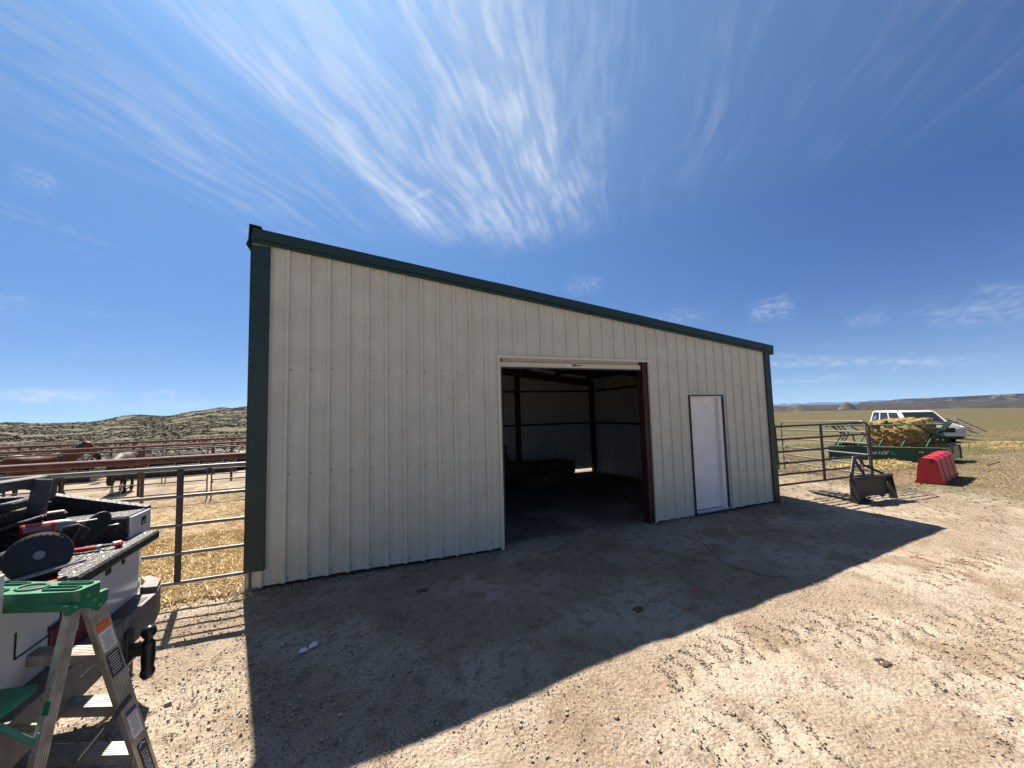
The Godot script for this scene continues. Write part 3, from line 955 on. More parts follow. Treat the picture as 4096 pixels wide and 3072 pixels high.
func make_shed() -> void:
	var s := thing("metal_shed", "tan ribbed steel shed with dark green trim and a single sloping roof", "shed")
	var foot := func(x: float) -> float: return 0.04 + 0.012 * sin(x * 1.7)
	var under := func(x: float) -> float: return roof_y(x) + 0.024
	# openings: wide doorway 3.08 - 5.84 up to 2.76, walk door 6.75 - 7.57 up to 2.14
	var rib0 := 0.365
	var edges := [0.0]
	var x := rib0 + 0.11 + 0.2286 * 2
	while x < SHED_W - 0.2:
		edges.append(x)
		x += 0.2286 * 4
	edges.append(SHED_W)
	var z_step := 0.0
	for i in edges.size() - 1:
		var cuts := [edges[i]]
		for q in [3.08, 5.84, 6.75, 7.57]:
			if q > edges[i] + 0.001 and q < edges[i + 1] - 0.001: cuts.append(q)
		cuts.append(edges[i + 1])
		for j in cuts.size() - 1:
			var a: float = cuts[j]
			var b: float = cuts[j + 1]
			var mid := (a + b) * 0.5
			var low: Callable = foot
			if mid > 3.08 and mid < 5.84: low = func(_x: float) -> float: return 2.765
			elif mid > 6.75 and mid < 7.57: low = func(_x: float) -> float: return 2.145
			var p := part("wall_sheet", sheet(a, b, rib0, low, under), M.wall, s)
			p.position.z = 0.0012 * (i % 2)
	# screws along the girts
	var head := MB.new()
	head.lathe(PackedVector2Array([Vector2(0.010, 0.0), Vector2(0.010, 0.0015), Vector2(0.0075, 0.002), Vector2(0.006, 0.006), Vector2(0.0001, 0.007)]), Transform3D(Basis(Vector3.RIGHT, PI * 0.5), Vector3.ZERO), 8)
	var head_mesh := head.mesh(M.screw)
	for row in [[2.535, 0.3, 3.0], [1.285, 0.3, 3.0], [1.575, 5.9, 6.7], [1.575, 7.6, 8.7], [0.10, 0.3, 3.0], [2.225, 6.72, 7.6], [3.38, 0.3, 0.0]]:
		var rx := rib0 + 0.042
		while rx < SHED_W:
			if rx > row[1] and rx < row[2]:
				shared("screw", head_mesh, s, Transform3D(Basis(), Vector3(rx, row[0] + 0.012 * sin(rx * 9.0), 0.0015)))
			rx += 0.2286
	# green corner and rake trim
	var m := MB.new()
	m.box(Vector3(0.082, 2.12, 0.040), Vector3(0.185, 3.78, 0.012), Basis(), 0.004)
	m.box(Vector3(-0.014, 2.10, -0.065), Vector3(0.016, 3.74, 0.222), Basis(), 0.004)
	m.box(Vector3(0.172, 2.12, 0.020), Vector3(0.010, 3.778, 0.044))
	part("corner_trim", m, M.green, s)
	m = MB.new()
	var hr := roof_y(SHED_W)
	m.box(Vector3(SHED_W - 0.055, hr * 0.5, 0.040), Vector3(0.135, hr - 0.06, 0.012), Basis(), 0.004)
	m.box(Vector3(SHED_W + 0.014, hr * 0.5, -0.06), Vector3(0.016, hr - 0.06, 0.222), Basis(), 0.004)
	m.box(Vector3(SHED_W - 0.118, hr * 0.5, 0.020), Vector3(0.010, hr - 0.062, 0.044))
	part("corner_trim", m, M.green, s)
	var sl := atan(-0.1165)
	var bs := Basis(Vector3.BACK, sl)
	var len := (SHED_W + 0.11) / cos(sl)
	var c0 := Vector3(SHED_W * 0.5 + 0.045, roof_y(SHED_W * 0.5 + 0.045), 0.0)
	for k in 3:
		m = MB.new()
		var lap := 0.0022 * (k % 2)
		m.prism(PackedVector2Array([Vector2(-0.06, 0.105 + lap), Vector2(-0.06, 0.02), Vector2(0.040, 0.02), Vector2(0.040, -0.062), Vector2(0.052 + lap, -0.062), Vector2(0.052 + lap, -0.022), Vector2(0.082 + lap, -0.008), Vector2(0.082 + lap, 0.105 + lap)]),
			Transform3D(bs * Basis(Vector3(0, 0, 1), Vector3(0, 1, 0), Vector3(-1, 0, 0)), c0 + bs * Vector3(len * 0.5 - len * k / 3.0 + (0.05 if k == 1 else 0.0), 0, 0)), len / 3.0 + (0.10 if k == 1 else 0.0))
		part("rake_trim", m, M.green, s)
	# eave caps at the high side: a bent flashing over the ridge and a gutter lip
	m = MB.new()
	m.prism(PackedVector2Array([Vector2(0.09, 0.118), Vector2(-0.022, 0.138), Vector2(-0.030, -0.06), Vector2(-0.052, -0.115), Vector2(-0.062, -0.105), Vector2(-0.040, -0.04), Vector2(-0.032, 0.150), Vector2(0.09, 0.130)]), Transform3D(Basis(), Vector3(0.0, roof_y(0.0), -SHED_D - 0.05)), SHED_D + 0.13)
	part("ridge_flashing", m, M.green, s)
	m = MB.new()
	m.box(Vector3(SHED_W + 0.10, hr - 0.035, -SHED_D * 0.5), Vector3(0.12, 0.10, SHED_D + 0.10), Basis(), 0.01)
	part("eave_trim", m, M.green, s)
	# roof sheets, each with its own ribs
	for i in 10:
		var zz := -SHED_D - 0.03 + i * (SHED_D + 0.03) / 10.0
		m = MB.new()
		var wd := (SHED_D + 0.03) / 10.0
		m.box(Vector3(0, 0.03, zz + wd * 0.5), Vector3(len, 0.004, wd - 0.002))
		for k in 3:
			m.box(Vector3(0, 0.042, zz + wd * (k + 0.5) / 3.0), Vector3(len, 0.02, 0.04), Basis(), 0.008)
		var p := part("roof_sheet", m, M.green_roof, s)
		p.transform = Transform3D(bs, c0)
	# side and back walls
	var back := func(_x: float) -> float: return -0.085
	for i in 10:
		var a := i * SHED_W / 10.0
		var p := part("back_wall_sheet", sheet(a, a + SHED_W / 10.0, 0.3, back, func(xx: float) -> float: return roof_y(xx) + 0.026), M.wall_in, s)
		p.position = Vector3(0, 0, -SHED_D)
	for side in 2:
		for i in 7:
			var a := i * SHED_D / 7.0
			var xx := 0.0 if side == 0 else SHED_W
			var hh := roof_y(xx) + 0.02
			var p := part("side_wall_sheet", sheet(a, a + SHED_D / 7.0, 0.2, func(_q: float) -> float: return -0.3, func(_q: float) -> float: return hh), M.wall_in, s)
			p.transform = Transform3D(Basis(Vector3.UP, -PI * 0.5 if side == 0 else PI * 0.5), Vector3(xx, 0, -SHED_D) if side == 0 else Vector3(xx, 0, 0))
			if side == 0: p.transform = Transform3D(Basis(Vector3.UP, -PI * 0.5), Vector3(xx - 0.002, 0, -SHED_D))
	# frame of the building: columns, rafters, purlins, girts
	for zf in [-0.20, -3.18, -6.20]:
		for xf in [0.12, 2.98, 5.98, SHED_W - 0.12]:
			if zf == -3.18 and xf > 0.2 and xf < SHED_W - 0.2: continue
			if zf == -0.20 and xf == 5.98: continue
			m = MB.new()
			m.box(Vector3(xf, roof_y(xf) * 0.5 - 0.22, zf), Vector3(0.14, roof_y(xf) + 0.20, 0.14), Basis(), 0.006)
			part("column", m, M.red_iron, s)
		m = MB.new()
		m.box(Vector3(0, -0.21, zf), Vector3(len - 0.25, 0.22, 0.10), Basis(), 0.006)
		var p := part("rafter", m, M.red_iron, s)
		p.transform = Transform3D(bs, c0)
	for i in 8:
		var px := 0.25 + i * (SHED_W - 0.5) / 7.0
		m = MB.new()
		m.box(Vector3(px, roof_y(px) - 0.045, -SHED_D * 0.5), Vector3(0.06, 0.10, SHED_D - 0.1))
		part("purlin", m, M.red_iron, s)
	for gy in [1.5, 2.6]:
		m = MB.new()
		m.box(Vector3(SHED_W * 0.5, gy, -SHED_D + 0.07), Vector3(SHED_W - 0.1, 0.055, 0.10))
		part("girt", m, M.red_iron, s)
		for xx in [0.07, SHED_W - 0.07]:
			m = MB.new()
			m.box(Vector3(xx, gy, -SHED_D * 0.5), Vector3(0.10, 0.055, SHED_D - 0.3))
			part("girt", m, M.red_iron, s)
	m = MB.new()
	m.box(Vector3(3.75, -0.10, -SHED_D + 0.05), Vector3(7.4, 0.26, 0.04))
	part("added_gap_board", m, M.steel_dark, s)  # added board, closes the gap that leaks light under the back wall
	# the doorway: jamb post, trim, lintel trim, rolled-up door bar
	m = MB.new()
	m.box(Vector3(5.79, 1.33, -0.085), Vector3(0.10, 2.86, 0.15), Basis(), 0.005)
	part("jamb_post", m, M.red_iron, s, "dark red steel jamb post")
	m = MB.new()
	m.box(Vector3(3.13, 1.33, -0.16), Vector3(0.09, 2.86, 0.14), Basis(), 0.005)
	part("jamb_post", m, M.red_iron, s)
	m = MB.new()
	m.box(Vector3(3.074, 1.375, 0.010), Vector3(0.030, 2.75, 0.034), Basis(), 0.004)
	m.box(Vector3(3.100, 1.375, -0.045), Vector3(0.022, 2.75, 0.11), Basis(), 0.004)
	part("jamb_trim", m, M.trim_light, s)
	m = MB.new()
	m.box(Vector3(5.850, 1.38, 0.006), Vector3(0.022, 2.74, 0.024), Basis(), 0.004)
	part("jamb_trim", m, M.trim_light, s)
	m = MB.new()
	m.box(Vector3(4.46, 2.765, 0.020), Vector3(2.84, 0.045, 0.040), Basis(), 0.004)
	part("lintel_trim", m, M.trim_light, s)
	var dr := part("roll_up_door", MB.new().box(Vector3(4.43, 2.665, -0.075), Vector3(2.62, 0.075, 0.035), Basis(), 0.006).box(Vector3(4.43, 2.735, -0.11), Vector3(2.62, 0.06, 0.012)).tube(Vector3(3.15, 2.86, -0.34), Vector3(5.72, 2.86, -0.34), 0.19, 0.19, 20), M.trim_light, s, "rolled up pale door with latch bar")
	part("bottom_seal", MB.new().box(Vector3(4.43, 2.615, -0.075), Vector3(2.62, 0.022, 0.02)), M.steel_dark, dr)
	part("latch_bolt", MB.new().tube(Vector3(4.42, 2.668, -0.05), Vector3(4.54, 2.668, -0.05), 0.007).box(Vector3(4.395, 2.668, -0.053), Vector3(0.035, 0.03, 0.01), Basis(), 0.003).path(PackedVector3Array([Vector3(4.40, 2.668, -0.046), Vector3(4.415, 2.682, -0.044), Vector3(4.43, 2.668, -0.044), Vector3(4.415, 2.654, -0.044), Vector3(4.40, 2.668, -0.046)]), 0.004, 6), M.steel_dark, dr)
	part("sticker", MB.new().box(Vector3(4.30, 2.668, -0.0565), Vector3(0.075, 0.03, 0.001)), mat(Color(0.75, 0.75, 0.74), 0.5), dr)
	# walk door: slab set back in a white frame with a dark edge trim
	var wd2 := part("walk_door", MB.new().box(Vector3(7.125, 1.105, -0.09), Vector3(0.70, 2.03, 0.045), Basis(), 0.003), M.door_white, s, "white steel walk door without a handle")
	m = MB.new()
	m.box(Vector3(6.766, 1.11, -0.06), Vector3(0.022, 2.06, 0.13))
	m.box(Vector3(7.515, 1.11, -0.055), Vector3(0.076, 2.06, 0.12))
	m.box(Vector3(7.16, 2.131, -0.055), Vector3(0.79, 0.022, 0.13))
	part("door_frame", m, M.door_white, wd2)
	part("door_sill", MB.new().box(Vector3(7.16, 0.066, -0.03), Vector3(0.80, 0.03, 0.15), Basis(), 0.004), M.zinc, wd2)
	part("door_gap", MB.new().box(Vector3(7.476, 1.10, -0.10), Vector3(0.006, 2.04, 0.03)), M.steel_dark, wd2)
	part("door_plug", MB.new().tube(Vector3(6.88, 1.18, -0.068), Vector3(6.88, 1.18, -0.064), 0.012, 0.012, 10), M.galv, wd2)
	m = MB.new()
	m.box(Vector3(6.742, 1.09, 0.014), Vector3(0.022, 2.15, 0.040), Basis(), 0.003)
	m.box(Vector3(7.572, 1.09, 0.014), Vector3(0.030, 2.15, 0.040), Basis(), 0.003)
	m.box(Vector3(7.157, 2.153, 0.014), Vector3(0.86, 0.022, 0.042), Basis(), 0.003)
	m.box(Vector3(7.157, 0.025, 0.0), Vector3(0.80, 0.05, 0.05))
	part("door_trim", m, M.green, s)

# ---------------------------------------------------------------- fences, gates and animals
func on(px: float, py: float, h: float) -> Vector3:  # where a line of sight meets height h
	var d := ray(px, py)
	return EYE + d * ((h - EYE.y) / d.y)

func along(a: Vector3, b: Vector3) -> Transform3D:  # x axis from a to b, y up
	var x := (b - a).normalized()
	var z := x.cross(Vector3.UP).normalized()
	return Transform3D(Basis(x, z.cross(x), z), a)

func corral_panel(label: String, a: Vector3, b: Vector3, heights: Array, ups: Array, r: float, m: Material, up_m: Material, group: String, round_ends := false, called := "corral_panel", legs := true) -> Node3D:
	var t := thing(called, label, "fence panel", Vector3.ZERO, 0.0, group)
	t.transform = along(a, b)
	var L := a.distance_to(b)
	var top: float = heights[0]
	var e := 0.03
	if round_ends:
		var q := 0.16
		var p := PackedVector3Array([Vector3(e, 0.02 if legs else 0.2, 0)])
		for k in 7:
			var an := PI - k * PI * 0.5 / 6.0
			p.append(Vector3(e + q + q * cos(an), top - q + q * sin(an), 0))
		for k in 7:
			var an := PI * 0.5 - k * PI * 0.5 / 6.0
			p.append(Vector3(L - e - q + q * cos(an), top - q + q * sin(an), 0))
		p.append(Vector3(L - e, 0.02 if legs else 0.2, 0))
		part("frame", MB.new().path(p, r, 10), m, t)
	else:
		part("top_rail", MB.new().tube(Vector3(0, top, 0), Vector3(L, top, 0), r * 1.15, -1, 10), m, t)
		for x in [e, L - e]:
			part("end_post", MB.new().tube(Vector3(x, 0.0 if legs else 0.15, 0), Vector3(x, top, 0), r, -1, 10), m, t)
	for i in range(1, heights.size()):
		part("rail", MB.new().tube(Vector3(e, heights[i], 0), Vector3(L - e, heights[i], 0), r, -1, 10), m, t)
	for u in ups:
		part("upright", MB.new().box(Vector3(u * L, (top + heights[-1]) * 0.5, 0.0), Vector3(0.055, top - heights[-1], 0.030), Basis(), 0.004), up_m, t)
	return t

func pipe_fence(label: String, x0: float, x1: float, z: float, step: float, first: float, hgt: float, rails: Array) -> void:
	var t := thing("pipe_fence", label, "fence")
	var p := PackedVector3Array()
	var x := x0
	while x <= x1 + 0.01:
		p.append(Vector3(x, lay(x, z) + hgt, z))
		x += 1.0
	part("top_pipe", MB.new().path(p, 0.034, 10), M.rust_pipe, t)
	for h in rails:
		var q := PackedVector3Array()
		for k in p: q.append(k - Vector3(0, hgt - h, 0))
		part("rail", MB.new().path(q, 0.02, 8), M.panel_brown, t)
	x = first
	while x < x1:
		if x > x0:
			var g := lay(x, z)
			part("post", MB.new().tube(Vector3(x, g - 0.1, z), Vector3(x, g + hgt - 0.03, z), 0.040, -1, 10), M.rust_pipe, t)
		x += step

func sdf_mesh(bones: Array, cell: float, k: float, paint: Callable, m: Material) -> MB:
	# tapered capsules joined by a smooth minimum, meshed as surface nets
	var lo := Vector3.INF
	var hi := -Vector3.INF
	for b in bones:
		for e in 2:
			var rr: Vector3 = Vector3.ONE * (b[2 + e] + k + cell * 2.0)
			lo = lo.min(b[e] - rr)
			hi = hi.max(b[e] + rr)
	var n := Vector3i(((hi - lo) / cell).ceil()) + Vector3i.ONE
	var f := PackedFloat32Array()
	f.resize(n.x * n.y * n.z)
	f.fill(1.0)
	for b in bones:
		var a: Vector3 = b[0]
		var c: Vector3 = b[1]
		var ra: float = b[2]
		var rc: float = b[3]
		var mg := Vector3.ONE * (maxf(ra, rc) + k + cell * 2.0)
		var i0 := Vector3i(((a.min(c) - mg - lo) / cell).floor()).clamp(Vector3i.ZERO, n - Vector3i.ONE)
		var i1 := Vector3i(((a.max(c) + mg - lo) / cell).ceil()).clamp(Vector3i.ZERO, n - Vector3i.ONE)
		var ac := c - a
		var l2 := maxf(ac.length_squared(), 1e-9)
		for z in range(i0.z, i1.z + 1):
			for y in range(i0.y, i1.y + 1):
				for x in range(i0.x, i1.x + 1):
					var p := lo + Vector3(x, y, z) * cell
					var t := clampf((p - a).dot(ac) / l2, 0.0, 1.0)
					var d := (p - a - ac * t).length() - lerpf(ra, rc, t)
					var o := (z * n.y + y) * n.x + x
					var g := f[o]
					var h := maxf(k - absf(g - d), 0.0) / k
					f[o] = minf(g, d) - h * h * k * 0.25
	var mb := MB.new()
	mb.use_col = true
	var ids := {}
	var sx := 1
	var sy := n.x
	var sz := n.x * n.y
	var corner := [0, sx, sy, sx + sy, sz, sx + sz, sy + sz, sx + sy + sz]
	for z in n.z - 1:
		for y in n.y - 1:
			for x in n.x - 1:
				var o := x + y * sy + z * sz
				var mask := 0
				for q in 8:
					if f[o + corner[q]] < 0.0: mask |= 1 << q
				if mask == 0 or mask == 255: continue
				var s := Vector3.ZERO
				var cnt := 0
				for q in 8:
					for ax in 3:
						if q & (1 << ax): continue
						var q2 := q | (1 << ax)
						var fa := f[o + corner[q]]
						var fb := f[o + corner[q2]]
						if (fa < 0.0) == (fb < 0.0): continue
						var t := fa / (fa - fb)
						var pa := Vector3(q & 1, (q >> 1) & 1, (q >> 2) & 1)
						pa[ax] += t
						s += pa
						cnt += 1
				var p := lo + (Vector3(x, y, z) + s / cnt) * cell
				var g := Vector3(f[o + sx] - f[o], f[o + sy] - f[o], f[o + sz] - f[o]) + Vector3(f[o + corner[7]] - f[o + corner[6]], f[o + corner[7]] - f[o + corner[5]], f[o + corner[7]] - f[o + corner[3]])
				ids[o] = mb.v.size()
				mb.v.append(p)
				mb.n.append(g.normalized())
				mb.c.append(paint.call(p, g.normalized()))
				mb.uv.append(Vector2.ZERO)
	for o in ids:
		for ax in 3:
			var st: int = [sx, sy, sz][ax]
			var fa := f[o]
			var fb := f[o + st]
			if (fa < 0.0) == (fb < 0.0): continue
			var u: int = [sy, sz, sx][ax]
			var w: int = [sz, sx, sy][ax]
			if not (ids.has(o - u) and ids.has(o - w) and ids.has(o - u - w)): continue
			var a: int = ids[o]
			var b: int = ids[o - u]
			var c: int = ids[o - u - w]
			var d: int = ids[o - w]
			if fa < 0.0:
				mb.idx.append_array(PackedInt32Array([a, c, b, a, d, c]))
			else:
				mb.idx.append_array(PackedInt32Array([a, b, c, a, c, d]))
	return mb

func make_horse(label: String, at: Vector3, turn: float, size: float, coat: Color, dark: Color, grazing: bool, socks: bool) -> void:
	# faces +x; withers at about 1.45 m before scaling
	var t := thing("horse", label, "horse", at, turn)
	t.scale = Vector3.ONE * size
	var V := func(x: float, y: float, z: float) -> Vector3: return Vector3(x, y, z)
	var b := []
	b.append([Vector3(-0.52, 1.12, 0), Vector3(-0.15, 1.06, 0), 0.29, 0.29])
	b.append([Vector3(-0.15, 1.06, 0), Vector3(0.38, 1.08, 0), 0.29, 0.30])
	b.append([Vector3(-0.62, 1.17, 0.08), Vector3(-0.60, 1.17, -0.08), 0.24, 0.24])
	b.append([Vector3(0.30, 1.32, 0), Vector3(0.10, 1.27, 0), 0.10, 0.10])
	b.append([Vector3(0.52, 1.05, 0.10), Vector3(0.52, 1.05, -0.10), 0.19, 0.19])
	for s in [1.0, -1.0]:
		# front leg
		b.append([Vector3(0.46, 0.98, 0.15 * s), Vector3(0.44, 0.78, 0.15 * s), 0.13, 0.085])
		b.append([Vector3(0.44, 0.78, 0.15 * s), Vector3(0.45 + 0.03 * s, 0.46, 0.15 * s), 0.085, 0.05])
		b.append([Vector3(0.45 + 0.03 * s, 0.46, 0.15 * s), Vector3(0.44 + 0.03 * s, 0.12, 0.15 * s), 0.043, 0.034])
		b.append([Vector3(0.44 + 0.03 * s, 0.12, 0.15 * s), Vector3(0.49 + 0.03 * s, 0.04, 0.15 * s), 0.04, 0.052])
		# hind leg: stifle forward, hock back
		b.append([Vector3(-0.58, 1.05, 0.14 * s), Vector3(-0.46, 0.80, 0.16 * s), 0.20, 0.13])
		b.append([Vector3(-0.46, 0.80, 0.16 * s), Vector3(-0.72 - 0.04 * s, 0.50, 0.15 * s), 0.12, 0.058])
		b.append([Vector3(-0.72 - 0.04 * s, 0.50, 0.15 * s), Vector3(-0.68 - 0.04 * s, 0.13, 0.15 * s), 0.047, 0.037])
		b.append([Vector3(-0.68 - 0.04 * s, 0.13, 0.15 * s), Vector3(-0.62 - 0.04 * s, 0.04, 0.15 * s), 0.042, 0.054])
	var poll := Vector3(1.02, 1.62, 0)
	var nose := Vector3(1.30, 1.16, 0)
	if grazing:
		poll = Vector3(1.12, 0.98, 0.05)
		nose = Vector3(1.16, 0.46, 0.08)
	var mid := (Vector3(0.55, 1.18, 0) + poll) * 0.5 + Vector3(0, 0.02, 0)
	b.append([Vector3(0.46, 1.16, 0), mid, 0.235, 0.165])
	b.append([mid, poll, 0.165, 0.105])
	var cheek := poll.lerp(nose, 0.28)
	b.append([poll, cheek, 0.105, 0.115])
	b.append([cheek, poll.lerp(nose, 0.8), 0.11, 0.068])
	b.append([poll.lerp(nose, 0.8), nose, 0.068, 0.062])
	var up := (poll - nose).normalized()
	for s in [1.0, -1.0]:
		b.append([poll + Vector3(0, 0.05, 0.055 * s), poll + up * 0.16 + Vector3(0, 0.03, 0.075 * s), 0.032, 0.012])
	var paint := func(p: Vector3, _n: Vector3) -> Color:
		var c := coat
		var dp := smooth(0.62, 0.40, p.y) if p.x < 0.9 else smooth(0.62, 0.95, poll.distance_to(p) / poll.distance_to(nose))
		c = c.lerp(dark, dp)
		if socks and p.x < 0.9 and p.y < 0.24 and p.y > 0.07 and p.z > 0: c = Color(0.55, 0.48, 0.4)
		if p.y < 0.07: c = Color(0.05, 0.045, 0.04)
		return c
	var mm := mat(Color(1, 1, 1), 0.6, 0.0, 0.35)
	mm.vertex_color_use_as_albedo = true
	part("body", sdf_mesh(b, 0.035, 0.09, paint, mm), mm, t)
	var hair := mat(Color(0.018, 0.014, 0.012), 0.6)
	var tail := MB.new()
	tail.path(PackedVector3Array([Vector3(-0.82, 1.26, 0), Vector3(-0.93, 1.20, 0.01), Vector3(-0.98, 1.0, 0.02), Vector3(-0.97, 0.75, 0.02), Vector3(-0.95, 0.5, 0.01), Vector3(-0.94, 0.36, 0)]), [0.035, 0.05, 0.065, 0.07, 0.05, 0.012], 8)
	part("tail", tail, hair, t)
	var mane := MB.new()
	for i in 9:
		var q := Vector3(0.42, 1.38, 0).lerp(poll + Vector3(-0.04, 0.09, 0), i / 8.0)
		var lift := Vector3(-0.06, 0.03, 0)
		mane.path(PackedVector3Array([q + lift, q + Vector3(-0.04, -0.06, 0.09), q + Vector3(-0.02, -0.20, 0.13)]), [0.05, 0.045, 0.012], 6)
	mane.path(PackedVector3Array([poll + up * 0.1, poll + Vector3(0.08, 0.03, 0), poll.lerp(nose, 0.3) + Vector3(0.10, 0, 0)]), [0.035, 0.04, 0.01], 6)
	part("mane", mane, hair, t)
	if not grazing:
		var rope := mat(Color(0.45, 0.42, 0.36), 0.8)
		var h := MB.new()
		var a := poll.lerp(nose, 0.62)
		var ring := PackedVector3Array()
		var ax := (nose - poll).normalized()
		var sd := Vector3(0, 0, 1)
		var wv := ax.cross(sd)
		for i in 12:
			ring.append(a + (sd * cos(TAU * i / 12.0) * 0.085 + wv * sin(TAU * i / 12.0) * 0.10))
		h.path(ring, 0.011, 6, true, true)
		for s in [1.0, -1.0]:
			h.path(PackedVector3Array([a + sd * 0.085 * s, poll.lerp(nose, 0.25) + sd * 0.115 * s, poll + Vector3(-0.05, 0.06, 0.06 * s)]), 0.011, 6)
		part("halter", h, rope, t)

func make_pens() -> void:
	var H := [1.44, 1.135, 0.83, 0.53, 0.225]
	corral_panel("grey steel corral panel butted against the green shed corner", Vector3(-3.15, -0.01, -0.02), Vector3(0.06, 0.0, 0.0), H, [0.787], 0.0185, M.galv, M.panel_brown, "corral panels of the horse pens")
	corral_panel("grey steel corral panel next to the one at the shed corner", Vector3(-6.3, -0.03, -0.04), Vector3(-3.17, -0.01, -0.02), H, [0.5], 0.0185, M.galv, M.panel_brown, "corral panels of the horse pens")
	# pipe rail just behind, then the pens' further rows
	var t := thing("pipe_fence", "thick rusty red pipe rail running along the pen behind the grey corral panels", "fence")
	part("top_pipe", MB.new().path(PackedVector3Array([Vector3(-7.5, 1.53, -0.13), Vector3(-4.0, 1.52, -0.12), Vector3(0.02, 1.525, -0.11)]), 0.037, 12), M.rust_pipe, t)
	for x in [-6.6]:
		part("post", MB.new().tube(Vector3(x, -0.2, -0.12), Vector3(x, 1.50, -0.12), 0.04, -1, 10), M.rust_pipe, t)
	pipe_fence("rusty red pipe fence crossing the pen in front of the bay horse with the halter", -26.0, 3.0, -8.15, 3.05, -25.53, 1.52, [])
	pipe_fence("rusty red pipe fence standing behind both horses", -30.0, 3.0, -13.4, 3.05, -27.9, 1.60, [])
	pipe_fence("farthest rusty red pipe fence below the sagebrush hill", -46.0, 4.0, -20.0, 3.2, -45.0, 1.50, [0.35, 0.72, 1.1])
	var k := 0
	for row in [[-8.02, -18.0, 6, 1.42], [-13.3, -24.0, 8, 1.40]]:
		for i in row[2]:
			var xa: float = row[1] + 3.07 * i
			var a := Vector3(xa, lay(xa, row[0]), row[0])
			var b := Vector3(xa + 3.03, lay(xa + 3.03, row[0]), row[0])
			corral_panel("brown corral panel lashed to the pipe fence in front of the horses" if row[0] > -9.0 else "brown corral panel lashed to the pipe fence behind the horses", a, b, [row[3], 1.12, 0.82, 0.52, 0.22], [0.5], 0.017, M.panel_brown, M.panel_brown, "panels on the near cross fence" if row[0] > -9.0 else "panels on the far cross fence")
	make_horse("bay horse with black mane and rope halter standing side on in the pen", Vector3(-7.9, lay(-7.9, -11.4), -11.4), 0.10, 0.97, Color(0.10, 0.040, 0.020), Color(0.025, 0.018, 0.014), false, false)
	make_horse("dark brown horse with pale socks lowering its head to eat", Vector3(-5.95, lay(-5.95, -11.3), -11.3), -1.35, 0.92, Color(0.035, 0.019, 0.013), Color(0.014, 0.013, 0.011), true, true)

